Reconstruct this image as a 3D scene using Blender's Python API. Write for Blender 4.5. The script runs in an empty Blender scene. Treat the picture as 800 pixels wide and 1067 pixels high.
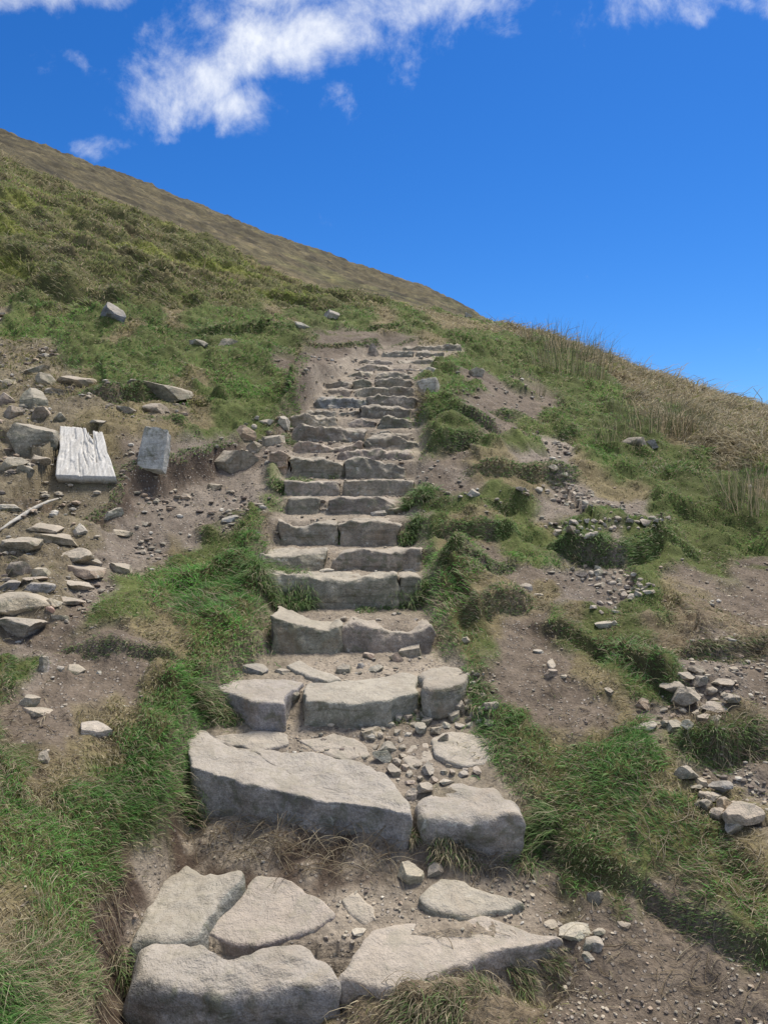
import bpy, math, random
import numpy as np
from mathutils import Vector, Matrix

SEED = 11
rng = np.random.default_rng(SEED)
random.seed(SEED)
scene = bpy.context.scene
COL = scene.collection

# ------------------------------------------------------------------ camera numbers
F, CU, CV = 770.0, 400.0, 533.5          # focal length and centre, in photo pixels (800 x 1067)
PITCH = math.atan(43.5 / 770.0)          # looking slightly down
EYE = 1.62                               # eye height over the ground where the walker stands
SP, CP = math.sin(PITCH), math.cos(PITCH)

def ray(u, v):
    a = (u - CU) / F; b = (CV - v) / F
    return a, CP + b * SP, -SP + b * CP                    # direction x, y, z
def at_y(u, v, y):
    dx, dy, dz = ray(u, v); k = y / dy
    return dx * k, y, dz * k                               # eye-relative
def at_z(u, v, z):
    dx, dy, dz = ray(u, v); k = z / dz
    return dx * k, dy * k, z
def theta_q(u, v):
    dx, dy, dz = ray(u, v)
    return math.atan2(dx, dy), dz / math.hypot(dx, dy)
def project(x, y, z):                                      # eye-relative -> photo pixel
    fz = y * CP - z * SP; uz = y * SP + z * CP
    return CU + F * x / fz, CV - F * uz / fz

# ------------------------------------------------------------------ noise
def _hash(ix, iy, iz, s):
    h = (ix.astype(np.int64) * 374761393 + iy.astype(np.int64) * 668265263 + iz.astype(np.int64) * 2147483647 + s * 974634777) & 0xFFFFFFFF
    h = ((h ^ (h >> 13)) * 1274126177) & 0xFFFFFFFF
    h = ((h ^ (h >> 16)) * 2246822519) & 0xFFFFFFFF
    h = h ^ (h >> 15)
    return (h & 0xFFFFFF) / float(0xFFFFFF)
def vnoise2(x, y, s=0):
    x = np.asarray(x, float); y = np.asarray(y, float)
    ix = np.floor(x); iy = np.floor(y); fx = x - ix; fy = y - iy
    fx = fx * fx * fx * (fx * (fx * 6 - 15) + 10); fy = fy * fy * fy * (fy * (fy * 6 - 15) + 10)
    z = np.zeros_like(ix)
    a = _hash(ix, iy, z, s); b = _hash(ix + 1, iy, z, s); c = _hash(ix, iy + 1, z, s); d = _hash(ix + 1, iy + 1, z, s)
    return (a + (b - a) * fx) * (1 - fy) + (c + (d - c) * fx) * fy
def fbm2(x, y, s=0, o=4, g=0.5):
    t = 0; a = 1; n = 0; c, sn = 0.8, 0.6
    for i in range(o):
        t = t + a * (vnoise2(x, y, s + i * 17) * 2 - 1); n += a; a *= g
        x, y = (x * c - y * sn) * 2.03 + 7.1, (x * sn + y * c) * 2.03 + 3.7
    return t / n
def vnoise3(p, s=0):
    i = np.floor(p); f = p - i; f = f * f * (3 - 2 * f)
    r = 0
    for dx in (0, 1):
        wx = f[:, 0] if dx else 1 - f[:, 0]
        for dy in (0, 1):
            wy = f[:, 1] if dy else 1 - f[:, 1]
            for dz in (0, 1):
                wz = f[:, 2] if dz else 1 - f[:, 2]
                r = r + wx * wy * wz * _hash(i[:, 0] + dx, i[:, 1] + dy, i[:, 2] + dz, s)
    return r
ROT3 = np.array(Matrix.Rotation(0.9, 3, Vector((0.4, 0.7, 0.6)).normalized()))
def fbm3(p, s=0, o=3, g=0.5):
    t = 0; a = 1; n = 0
    p = np.array(p, float) @ ROT3
    for i in range(o):
        t = t + a * (vnoise3(p, s + 31 * i) * 2 - 1); n += a; a *= g; p = (p @ ROT3) * 2.07 + 5.3
    return t / n
def sstep(a, b, x):
    t = np.clip((x - a) / (b - a), 0, 1); return t * t * (3 - 2 * t)

# ------------------------------------------------------------------ the lie of the land: (photo u, v, distance)
CTRL = [
 # along the steps
 (360,1067,2.08),(360,950,2.45),(360,785,3.0),(370,705,3.55),(365,645,4.2),(355,600,4.6),(355,575,4.95),(355,545,5.3),
 (355,520,5.7),(360,500,6.05),(365,480,6.45),(370,463,6.8),(370,448,7.15),(370,435,7.5),(375,424,7.8),(378,413,8.15),
 (380,403,8.5),(385,395,8.9),(395,385,9.5),(410,375,10.2),(425,367,11),(470,359,12),(330,375,10),(330,348,11.5),
 # left side
 (200,360,9.5),(100,370,8.8),(0,375,8.3),(150,395,8),(60,410,7.2),(20,450,6.3),(0,500,5.3),(90,470,6.0),(50,540,4.9),
 (20,600,4.2),(20,650,3.7),(20,720,3.1),(60,780,2.75),(90,830,2.5),(60,900,2.2),(30,1000,1.85),(0,1067,1.6),
 (115,1040,2.1),(150,900,2.5),(180,830,2.72),(150,740,3.1),(240,690,3.5),(200,640,4.1),(240,590,4.75),(150,600,4.6),
 (150,570,5.1),(200,530,5.8),(240,490,6.4),(270,460,6.9),(300,440,7.3),(310,410,8.3),(140,500,5.8),(200,460,6.6),
 (220,430,7.3),(240,400,8.2),(290,385,8.9),
 # hillside left
 (0,340,9.6),(0,300,11),(0,250,13.5),(0,200,17),(0,162,21),(100,330,9.8),(100,280,12.5),(100,236,16),(100,210,19),
 (175,345,10),(175,300,12.5),(175,262,16),(175,240,18),(240,320,12.5),(240,345,10.5),(240,288,15),(240,270,17),
 (300,335,12),(310,307,15.5),(350,335,12.5),(350,316,15),(400,340,12.5),(420,323,15),(440,345,12.3),(480,336,15),
 # right side
 (530,352,13.5),(560,354,14),(640,380,15),(700,400,16),(800,430,16),
 (800,540,6.0),(760,600,4.9),(700,560,5.6),(700,470,8),(760,480,7.5),(800,480,7.5),(650,440,9),(620,405,11),(740,436,11),
 (560,405,10.5),(560,440,8.6),(600,480,7.2),(660,520,6.4),(560,500,6.5),(500,520,5.8),(470,545,5.4),(500,580,4.9),
 (560,545,5.6),(640,545,5.7),(600,600,4.8),(700,600,4.8),(760,640,4.3),(640,640,4.3),(560,640,4.2),(500,640,4.1),
 (560,700,3.6),(640,720,3.4),(720,720,3.4),(790,700,3.6),(700,770,3.05),(760,840,2.65),(790,900,2.4),(620,780,3.0),
 (640,870,2.6),(560,850,2.72),(560,920,2.6),(600,1000,2.25),(700,960,2.35),(790,1000,2.1),(700,1060,2.05),(520,1060,2.1),
 (520,430,8.2),(480,390,9.5),(490,352,12.5),
]
pts = []
for u, v, d in CTRL:
    x, y, z = at_y(u, v, d); r = math.hypot(x, y)
    pts.append((math.atan2(x, y), math.log(r), z / r))
def add_tq(u, v, r, dq):
    th, q = theta_q(u, v); pts.append((th, math.log(r), q + dq))
for u, v, vs in [(-120,110,104),(0,160,140),(100,210,172),(200,252,210),(300,302,250),(400,322,289),(480,334,322)]:
    add_tq(u, v, 27, -0.012); add_tq(u, v, 40, 0.004)
    th, q0 = theta_q(u, v); _, q1 = theta_q(u, vs)
    pts.append((th, math.log(62), q0 + 0.62 * (q1 - q0)))
    pts.append((th, math.log(95), q1)); pts.append((th, math.log(150), q1 - 0.03)); pts.append((th, math.log(400), q1 - 0.12))
for u, v in [(530,346),(560,354),(640,380),(700,400),(800,430),(920,465)]:
    add_tq(u, v, 24, -0.02); add_tq(u, v, 45, -0.06); add_tq(u, v, 150, -0.13); add_tq(u, v, 400, -0.16)
for u, v, d in [(-100,560,4.4),(-100,420,6.5),(-100,340,8.8),(-100,240,13),(-100,150,20),(-80,800,2.6),(-100,1000,1.7),
                (900,520,6.4),(900,640,4.3),(900,800,2.9),(900,1000,2.0),(900,470,8.5),(900,462,15),
                (-120,1300,1.3),(100,1320,1.35),(400,1350,1.4),(700,1350,1.4),(900,1300,1.4)]:
    x, y, z = at_y(u, v, d); r = math.hypot(x, y); pts.append((math.atan2(x, y), math.log(r), z / r))
P = np.array(pts)
TS, RS = 0.03, 0.075
def tps(A, B):
    d2 = ((A[:, None, 0] - B[None, :, 0]) / TS) ** 2 + ((A[:, None, 1] - B[None, :, 1]) / RS) ** 2
    return 0.5 * d2 * np.log(d2 + 1e-9)
n = len(P)
K = tps(P, P) + np.eye(n) * 1.2
Q = np.c_[np.ones(n), P[:, 0] / TS, P[:, 1] / RS]
sol = np.linalg.solve(np.block([[K, Q], [Q.T, np.zeros((3, 3))]]), np.r_[P[:, 2], 0, 0, 0])
def rbf(th, lr):
    A = np.c_[th.ravel(), lr.ravel()]
    out = np.empty(len(A))
    for i in range(0, len(A), 20000):
        a = A[i:i + 20000]
        out[i:i + 20000] = tps(a, P) @ sol[:n] + np.c_[np.ones(len(a)), a[:, 0] / TS, a[:, 1] / RS] @ sol[n:]
    return out.reshape(th.shape)

# dense polar sheet, finer towards the steps
THD = math.radians(41)
th_main = np.arange(-THD, THD + 1e-9, math.radians(0.105))
th_side = np.arange(THD + 0.03, 2 * math.pi - THD - 0.02, 0.035)
TH = np.r_[th_main, th_side]
LR = np.r_[np.arange(math.log(0.95), math.log(26), 0.0046), np.arange(math.log(26), math.log(700), 0.013)]
NT, NR = len(TH), len(LR)
# coarse base, then bilinear
cth = np.linspace(-0.80, 0.80, 150); clr = np.linspace(LR[0] - 0.01, LR[-1] + 0.01, 330)
CT, CL = np.meshgrid(cth, clr)
cq = rbf(np.clip(CT, -0.62, 0.62), np.maximum(CL, math.log(1.35)))
flat = -EYE / np.exp(CL)
w0 = sstep(math.log(1.0), math.log(1.6), CL)
cq = cq * w0 + flat * (1 - w0)
def bil(grid, xs, ys, x, y):
    i = np.clip((x - xs[0]) / (xs[1] - xs[0]), 0, len(xs) - 1.001); j = np.clip((y - ys[0]) / (ys[1] - ys[0]), 0, len(ys) - 1.001)
    i0 = i.astype(int); j0 = j.astype(int); fi = i - i0; fj = j - j0
    return (grid[j0, i0] * (1 - fi) + grid[j0, i0 + 1] * fi) * (1 - fj) + (grid[j0 + 1, i0] * (1 - fi) + grid[j0 + 1, i0 + 1] * fi) * fj
def base_q(th, lr):
    return bil(cq, cth, clr, th, lr)
lr_scan = np.linspace(math.log(1.0), math.log(300), 2400)
def base_hit(u, v):
    th, q = theta_q(u, v)
    prof = base_q(np.full(len(lr_scan), th), lr_scan)
    k = np.nonzero(prof >= q)[0]
    if len(k) == 0 : return None
    r = math.exp(lr_scan[k[0]])
    return r * math.sin(th), r * math.cos(th), r * q

# ------------------------------------------------------------------ ground cover map: what grows or lies where
MAP0, MAPV = 340, 20
MAP = """
gggggggggyhhhhygggggyhgyyggggyyyyyyyyyyy
gggggSSSSgggggghDDDDDDyggggggsssssssssss
SSSggggggggggghDDDppppgggggggggsssssssss
SSSSyggggyggggghDpppppgggDggggggsssyssss
SSSShhhhhyggggghDpppppyhhhgDDggggssssssss
SSSSSSyySyggghDRDppppphhhhhDggggggsgsssss
SSSSyyyyyyhRRRRRpppppphhhhhhhggggggyssss
SSSSyyyDDDDRRDRpppppppgRDhhhhRRgggggggss
SSSgggDDDDDDDDgpppppppgDRhhhRRRyggggggggs
SSSSSShDDDDDDDgpppppppgDRgggyyRRyygggggyg
SSSSSSgDDDDDggDpppppppggggggRRRRRRggggggg
SSSSSSSDDDgggGGpppppphggggggyhhhhhggggyy
SSSSSSDDDyggGGhpppppphgghDgghhhhhhhggDDD
SSSSSDDDDgggGGGpppppphggDDgDRRRRRDggDDDD
SSSSDDgggGGGGGhhpppphhhGGyDDDRRRRggDDDDD
SSSDDgggGGGGGGhpppppppDGGyyyRRRyyghyyDDD
SSRDggggyGGGGGGppppppRDGGGyhggygGghttttD
RRRDDDyyyGGGGGRpppppppRGGgDDDDggGhtttttt
hgRDDDDDyGGGGyppppppppRRGGDDDDyygGhRRRRD
gRDDDDDDGGGGypppppppppRRGyDDDDDyyghRRRRD
DDDDDDyyGGGGyppppRRRpppRGGDDDDDDyDRRRRRD
DDDDyyyGGGGDppppppRRRRpRGGGGDDDDyDRttttt
DDDDyyGGGGpppppppRRRRRpyGGGGGyDyGGDttttt
DDDyyyGGGGppppppppRRRpRyyGGGGGGGGGDhhhhD
gyyygGGGGGpppppppppRRppyyGGGGGGGGGyRDDDD
GyyGGGGGGDppppppppppppphyGGGGGGGGGyyDRRD
GGGGGGGGhDDDpppppppppphhyyyGGGGGGGyyyyRR
GGGGGGGGhDDDDDDDDDDhhpphhhyyGGGGGGGGyyyy
GGGGGGGhDDDDDDDDDDDDDDhhhDhyGGGGGGGGGGyy
GGGGGGhDpppDDppDDDDpppppDDDDDhGGGGGGGGGG
yGGGGGhpppDppppppppppppppDDDDDDDGGGGGGGG
yGGGGGDppppppppppppppppppDRDDDDDDDhGGGGG
yyGGGGDppppppppppppppppppDRDDDDDDDDDDhGG
yyGGGhDpppppppppppppppptttDDDDDDDDDDDDDh
GyGGGhDpppppppppppppppttttttDDDDDDDDDDDD
GGGGhDDppppppppppppttttttttttDDDDDDDDDDD
GGGhDDDDyyyyyyyyyyDttttttttttDDDDDDDDDDD
""".split()
# turf faces are taken from the ledges, so the map only says turf; bare patches are set row by row: (photo v, first column, covers)
MAP = [row.replace('h', 'g').ljust(40, row[-1]) for row in MAP]
def lay(v, col, covers):
    k = (v - MAP0) // MAPV
    MAP[k] = MAP[k][:col] + covers + MAP[k][col + len(covers):]
for v, col, covers in [(440, 24, 'D' * 3), (460, 25, 'D' * 3), (480, 22, 'R' + 'D' * 2 + 'g' * 3), (520, 21, 'D' * 2 + 'R' + 'D' + 'g' + 'y' * 3 + 'R' * 2 + 'y' * 2),
                       (500, 22, 'D' + 'R' + 'D'), (880, 9, 'B' * 11), (900, 8, 'B' * 16), (860, 9, 'B' * 3), (840, 9, 'B'), (920, 7, 'B'), (940, 6, 'B'),
                       (960, 5, 'B' * 2), (980, 5, 'B' * 2), (1000, 5, 'B' * 2), (1020, 5, 'B' * 2), (1040, 4, 'B' * 2), (1060, 4, 'B' * 3),
                       (700, 25, 'D' * 6), (720, 25, 'D' * 6), (640, 26, 'y' * 3 + 'R' * 3)]:
    lay(v, col, covers)
for v, col, n_ in [(500, 7, 7), (520, 6, 8), (540, 6, 7), (560, 6, 5), (580, 5, 4), (600, 4, 4), (620, 3, 3), (480, 8, 5)]: lay(v, col, 'R' * n_)
for v, col, covers in [(500, 24, 'y' * 3 + 'R' * 2), (520, 22, 'D' * 3), (620, 25, 'D' * 5), (600, 24, 'D' * 3), (660, 26, 'y' + 'D' * 2), (420, 25, 'D' * 2), (400, 24, 'D'), (560, 22, 'g' + 'y' * 4)]: lay(v, col, covers)
for v, col, covers in [(360, 5, 'g' + 'y' + 'g' * 2), (560, 31, 'g' * 9), (580, 29, 'g' * 11), (600, 33, 'g' * 5 + 'D' * 2), (620, 33, 'g' * 3 + 'D' * 4), (640, 32, 'g' * 3)]: lay(v, col, covers)
KEYS = 'GgythDRpSsHFB'
cells = []
for j, row in enumerate(MAP):
    for i in range(40):
        h = base_hit(10 + 20 * i, MAP0 + MAPV * j)
        if h is None or math.hypot(h[0], h[1]) > 20: continue
        cells.append((math.atan2(h[0], h[1]), 0.5 * math.log(h[0] ** 2 + h[1] ** 2), KEYS.index(row[min(i, len(row) - 1)])))
for v in range(150, 330, 15):
    for u in range(-90, 520, 30):
        h = base_hit(u, v)
        if h is None: continue
        r = math.hypot(h[0], h[1])
        cells.append((math.atan2(h[0], h[1]), math.log(r), KEYS.index('F' if r > 23 else 'H')))
for u in range(520, 960, 40):
    th, _ = theta_q(u, 400)
    for r in (14, 17, 22, 30): cells.append((th, math.log(r), KEYS.index('s')))
for th in np.arange(-0.72, 0.72, 0.1):
    cells.append((th, math.log(1.2), KEYS.index('D')))
    for r in (33, 50, 90, 200, 500): cells.append((th, math.log(r), KEYS.index('F')))
for v in range(340, 1068, 30):
    for u, k in ((-40, 'S' if v < 660 else 'G'), (-120, 'g' if v < 660 else 'G'), (840, 's' if v < 520 else 'D'), (930, 's' if v < 700 else 'g')):
        h = base_hit(u, v)
        if h: cells.append((math.atan2(h[0], h[1]), 0.5 * math.log(h[0] ** 2 + h[1] ** 2), KEYS.index(k)))
CE = np.array(cells)
mth = np.linspace(-0.74, 0.74, 330); mlr = np.linspace(0, math.log(700), 640)
MT, ML = np.meshgrid(mth, mlr)
LAB = np.empty(MT.size, int)
mp = np.c_[MT.ravel() / 0.026, ML.ravel() / 0.07]; cp = np.c_[CE[:, 0] / 0.026, CE[:, 1] / 0.07]
for i in range(0, len(mp), 8000):
    d2 = ((mp[i:i + 8000, None, :] - cp[None]) ** 2).sum(2); LAB[i:i + 8000] = CE[d2.argmin(1), 2]
LAB = LAB.reshape(MT.shape)
# soft weights per cover type
W = np.stack([(LAB == k).astype(float) for k in range(len(KEYS))], -1)
for _ in range(2):
    for ax in (0, 1):
        W = (np.roll(W, 1, ax) + np.roll(W, -1, ax) + 2 * W) / 4
def cover(x, y):
    """weights of each ground cover at plan position (x, y)"""
    r = np.hypot(x, y) + 1e-6
    a = np.minimum(r, 14) * 0.017
    sc = 1.0 / (np.minimum(np.maximum(r, 1), 30) * 0.055)
    k = np.round(np.log2(np.maximum(r, 1)))                      # noise cell grows with distance
    f = 9.0 / 2 ** k
    nx = fbm2(x * f, y * f, 5, 3) ; ny = fbm2(x * f, y * f, 77, 3)
    xx = x + nx * a * 2.2; yy = y + ny * a * 4.5
    th = np.arctan2(xx, yy); lr = np.log(np.maximum(np.hypot(xx, yy), 1.0))
    i = np.clip((th - mth[0]) / (mth[1] - mth[0]), 0, len(mth) - 1.001); j = np.clip((lr - mlr[0]) / (mlr[1] - mlr[0]), 0, len(mlr) - 1.001)
    i0 = i.astype(int); j0 = j.astype(int); fi = (i - i0)[..., None]; fj = (j - j0)[..., None]
    return (W[j0, i0] * (1 - fi) + W[j0, i0 + 1] * fi) * (1 - fj) + (W[j0 + 1, i0] * (1 - fi) + W[j0 + 1, i0 + 1] * fi) * fj

# ------------------------------------------------------------------ the flight of steps: front distance, top v, bottom v, left u, right u
ROWS = [
 (2.12, 1020,1064, 130,575), (2.62, 844,880, 192,545), (3.28, 727,749, 215,490), (3.90, 658,679, 284,452), (4.45, 602,635, 290,440),
 (4.85, 577,596, 271,440), (5.25, 543,569, 288,430), (5.60, 518,536, 298,418), (5.95, 500.5,518, 297,432), (6.30, 479,499, 296,430),
 (6.60, 470,480, 305,435), (6.85, 460,471, 306,440), (7.15, 447,461, 304,433), (7.45, 435,445, 303,433), (7.75, 425,435, 315,432),
 (8.05, 414,425, 325,433), (8.35, 404,413, 335,433), (8.65, 396.5,405, 338,430), (9.10, 388,394, 355,432), (9.50, 381,386, 370,440),
 (10.0, 375,379, 372,455), (10.6, 366,371.5, 380,462), (11.2, 359.5,365, 400,480),
]
ry = np.array([r[0] for r in ROWS])
rzt = np.array([at_y(370, r[1], r[0])[2] for r in ROWS])
rzb = np.array([at_y(370, r[2], r[0])[2] for r in ROWS])
rxl = np.array([at_y(r[3], r[1], r[0])[0] for r in ROWS]); rxr = np.array([at_y(r[4], r[1], r[0])[0] for r in ROWS])
def stair_z(x, y):
    return sum(stair_step(x, y, o) for o in (0.05, 0.08, 0.11, 0.14)) / 4
def stair_step(x, y, off):
    ys = y - off - 0.35 * np.clip(0.05 - x, 0, 0.8) * np.exp(-((y - 2.72) / 0.34) ** 2)     # the long slab lies askew
    k = np.clip(np.searchsorted(ry, ys) - 1, 0, len(ry) - 2)
    t = np.clip((ys - ry[k]) / (ry[k + 1] - ry[k]), 0, 1)
    zt = rzt[k] - 0.022; zb = np.minimum(rzb[k + 1] + 0.012, rzt[k] + 0.20)
    z = zt + (zb - zt) * t
    z = np.where(ys < ry[0], rzb[0] - 0.02 + 0.0 * y, z)
    z = np.where(ys > ry[-1], rzt[-1] - 0.03 + (ys - ry[-1]) * 0.28, z)
    return z
def stair_mask(x, y):
    xl = np.interp(y, ry, rxl); xr = np.interp(y, ry, rxr)
    wd = 0.14
    m = sstep(xl - wd, xl + 0.02, x) * (1 - sstep(xr - 0.02, xr + wd, x))
    return m * sstep(2.05, 2.2, y) * (1 - sstep(11.3, 11.9, y))

# ------------------------------------------------------------------ turf ledges: foot line (photo u, v), height in px, uphill run in m
LEDGES = [
 ([(566,572),(581,586),(624,597),(655,598),(690,582),(745,577)], [6,27,32,30,26,4], 0.55),
 ([(436,560),(470,562),(520,566),(556,562)], [6,20,18,2], 0.5),
 ([(440,598),(470,606),(512,603),(530,590)], [8,26,26,4], 0.4),
 ([(470,652),(500,654),(545,640),(560,632)], [4,30,26,4], 0.4),
 ([(548,660),(585,668),(615,676),(650,694),(690,722),(703,742)], [4,20,16,18,28,6], 0.6),
 ([(694,690),(712,702),(750,703),(800,694),(840,690)], [6,34,34,30,4], 0.5),
 ([(700,772),(712,792),(745,806),(800,800),(840,796)], [6,36,42,36,4], 0.45),
 ([(556,884),(600,905),(640,932),(700,964),(760,990),(810,1006)], [4,18,22,26,28,20], 0.5),
 ([(436,440),(470,446),(500,452),(530,462)], [6,24,22,3], 0.7),
 ([(434,470),(470,473),(510,474),(540,474)], [4,17,15,2], 0.6),
 ([(476,500),(510,505),(555,507),(592,505),(606,498)], [3,20,20,22,3], 0.7),
 ([(496,530),(530,531),(565,526)], [3,12,2], 0.5),
 ([(430,520),(445,522),(462,520)], [3,20,3], 0.3),
 ([(455,425),(480,436),(500,441)], [3,14,3], 0.6),
 ([(505,440),(530,443),(552,440)], [3,16,3], 0.6),
 ([(575,460),(590,463),(606,458)], [2,12,2], 0.6),
 ([(311,378),(304,400),(297,425),(291,448),(286,468)], [8,26,26,9,1], 0.9),
 ([(306,366),(330,369),(365,366),(400,358),(440,354)], [3,8,8,5,2], 1.4),
 ([(10,530),(60,534),(105,540),(128,532),(140,516),(180,510),(215,498),(240,480),(252,462)], [4,16,20,26,30,28,24,18,4], 0.7),
 ([(80,424),(110,428),(150,424),(185,418)], [4,22,22,4], 0.8),
 ([(150,450),(190,462),(225,452)], [3,14,3], 0.5),
 ([(60,676),(100,684),(160,690),(200,700)], [4,15,15,3], 0.5),
 ([(196,762),(215,752),(236,740)], [3,14,3], 0.3),
 ([(-30,740),(0,728),(14,708),(20,690)], [10,18,14,3], 0.4),
 ([(180,346),(230,352),(290,354),(330,346)], [2,12,12,2], 1.6),
 ([(360,350),(400,348),(440,342)], [2,9,2], 1.6),
]
BARE = (4, 16, 18)                     # these faces are bare earth, the rest are hung with grass
led = []
for poly, hs, L in LEDGES:
    w = []
    for (u, v), h in zip(poly, hs):
        b = base_hit(u, v); d = b[1]
        w.append((b[0], b[1], h * d / F))
    led.append((np.array(w), L * 1.9))
def ledges(x, y):
    add = np.zeros_like(x); face = np.zeros_like(x); gface = np.zeros_like(x)
    wob = fbm2(x * 5, y * 5, 9, 3) * 0.06
    for n_led, (w, L) in enumerate(led):
        hm = w[:, 2].max()
        x0, x1 = w[:, 0].min() - 4 * L, w[:, 0].max() + 4 * L; y0, y1 = w[:, 1].min() - 4 * L, w[:, 1].max() + 4 * L
        ix = np.nonzero((x > x0) & (x < x1) & (y > y0) & (y < y1))
        if len(ix[0]) == 0: continue
        px, py = x[ix], y[ix]
        best = np.full(px.shape, 1e9); sd = np.zeros(px.shape); hh = np.zeros(px.shape)
        for a, b in zip(w[:-1], w[1:]):
            ex, ey = b[0] - a[0], b[1] - a[1]; l2 = ex * ex + ey * ey
            t = np.clip(((px - a[0]) * ex + (py - a[1]) * ey) / l2, 0, 1)
            qx, qy = px - a[0] - t * ex, py - a[1] - t * ey
            d = np.hypot(qx, qy); s = np.sign(ex * qy - ey * qx)
            m = d < best
            best = np.where(m, d, best); sd = np.where(m, s * d, sd); hh = np.where(m, a[2] + (b[2] - a[2]) * t, hh)
        sdw = sd + wob[ix] * (0.6 + hm)
        wd = 0.10 * hm + 0.012
        lat = np.where(sd > 0, 1, 1)
        f = sstep(-wd, wd * 1.4, sdw) * np.exp(-np.maximum(sdw - wd, 0) / L)
        add[ix] = np.maximum(add[ix], hh * f)
        fc = (hh > 0.02) * np.exp(-((sdw - wd * .3) / (wd * 2.2)) ** 2) * np.minimum(hh / 0.08, 1)
        if n_led in BARE: face[ix] = np.maximum(face[ix], fc)
        else: gface[ix] = np.maximum(gface[ix], fc)
    return add, face, gface

# ------------------------------------------------------------------ full relief
KI = {k: i for i, k in enumerate(KEYS)}
TT, LL = np.meshgrid(TH, LR)                     # rows = distance
RR = np.exp(LL)
X = RR * np.sin(TT); Y = RR * np.cos(TT)
TW = (TT + math.pi) % (2 * math.pi) - math.pi
Zb = base_q(np.clip(TW, -0.75, 0.75), LL) * RR
back = sstep(math.radians(42), math.radians(75), np.abs(TW))
zplane = -EYE + np.where(Y < 0, 0.26 * Y, 0.1 * Y) - 0.12 * X
zplane = np.maximum(zplane, -EYE - 60)
Zb = Zb * (1 - back) + zplane * back
CW = cover(X, Y)
sm = stair_mask(X, Y) * (1 - back)
la, face, gface = ledges(X, Y)
la *= 0.95
la *= (1 - back)
grassy = CW[..., KI['G']] + CW[..., KI['g']] + CW[..., KI['t']] + CW[..., KI['h']] + 0.6 * CW[..., KI['y']]
hill = CW[..., KI['H']]; far = CW[..., KI['F']]; rushf = CW[..., KI['s']]
scree = CW[..., KI['S']]; rub = CW[..., KI['R']]; dirt = CW[..., KI['D']] + CW[..., KI['p']] + CW[..., KI['B']]
Z = Zb + la * (1 - 0.85 * sm)
Z = Z * (1 - sm) + stair_z(X, Y) * sm
near = 1 - sstep(18, 30, RR)
hum = fbm2(X * 2.6, Y * 2.6, 21, 4)
tus = fbm2(X * 1.0 + Y * 0.5, Y * 1.35 - X * 0.1, 40, 5, 0.55)
ter = fbm2(X * 0.6 - Y * 0.2, Y * 2.3 + X * 1.25, 60, 4, 0.6)
turfbump = np.maximum(fbm2(X * 6, Y * 6, 31, 3), -0.25)
Z += grassy * (1 - sm) * (0.06 * hum + 0.05 * turfbump + 0.016) * np.minimum(RR / 3, 2.2)
Z += hill * (0.14 * tus + 0.36 * ter + 0.12 * hum) * sstep(7.5, 12, RR)
Z += far * (0.10 * tus * np.minimum(RR / 25, 4) + 0.25 * fbm2(X * 0.12, Y * 0.12, 90, 4) * np.minimum(RR / 25, 3) + 0.2 * fbm2(X * 0.55, Y * 0.4, 95, 4, .6))
Z += rushf * (0.10 * hum + 0.08 * tus) * np.minimum(RR / 6, 1.4)
Z += scree * (0.07 * hum + 0.05 * np.abs(fbm2(X * 9, Y * 9, 55, 3)))
Z += (rub + 1.1 * dirt) * (1 - sm) * 0.035 * fbm2(X * 4, Y * 4, 66, 4)
fine = fbm2(X * 28, Y * 28, 70, 3, 0.6)
Z += near * fine * (0.004 + 0.009 * rub + 0.006 * dirt * (1 - 0.5 * sm) + 0.012 * scree + 0.012 * face + 0.008 * grassy) * np.minimum(1, 6 / RR + .3)
lump = np.maximum(fbm2(X * 11, Y * 11, 71, 3), 0)
Z += near * lump * (0.034 * dirt * (1 - 0.6 * sm) + 0.02 * scree + 0.015 * rub)

_bx = at_y(90, 495, 5.5)
bed = (np.abs(X - _bx[0]) < 0.36) & (Y > 5.0) & (Y < 6.15) & (RR < 8)
Z = np.where(bed, np.minimum(Z, _bx[2] - 0.10 + np.clip(Y - 5.5, -.4, .6) * 0.72), Z)
for u, v, rad, h in [(480,1050,.20,.10),(400,1062,.12,.06),(300,862,.13,.06),(380,872,.10,.05),(462,890,.10,.09),(230,838,.10,.05)]:
    b = base_hit(u, v); Z += h * np.exp(-((X - b[0]) ** 2 + (Y - b[1]) ** 2) / rad ** 2)
QG = Z / RR
dth = th_main[1] - th_main[0]; NM = len(th_main)
def _ij(x, y):
    th = np.arctan2(x, y); lr = np.log(np.maximum(np.hypot(x, y), 0.96))
    i = np.clip((th - th_main[0]) / dth, 0, NM - 1.001)
    j = np.clip(np.interp(lr, LR, np.arange(NR)), 0, NR - 1.001)
    return i, j
def height(x, y, G=None):
    x = np.atleast_1d(np.asarray(x, float)); y = np.atleast_1d(np.asarray(y, float))
    G = Z if G is None else G
    i, j = _ij(x, y); i0 = i.astype(int); j0 = j.astype(int); fi = i - i0; fj = j - j0
    return (G[j0, i0] * (1 - fi) + G[j0, i0 + 1] * fi) * (1 - fj) + (G[j0 + 1, i0] * (1 - fi) + G[j0 + 1, i0 + 1] * fi) * fj
def normal(x, y, e=0.03):
    gx = (height(x + e, y) - height(x - e, y)) / (2 * e); gy = (height(x, y + e) - height(x, y - e)) / (2 * e)
    nn = np.stack([-gx, -gy, np.ones_like(gx)], -1)
    return nn / np.linalg.norm(nn, axis=-1, keepdims=True)
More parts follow.
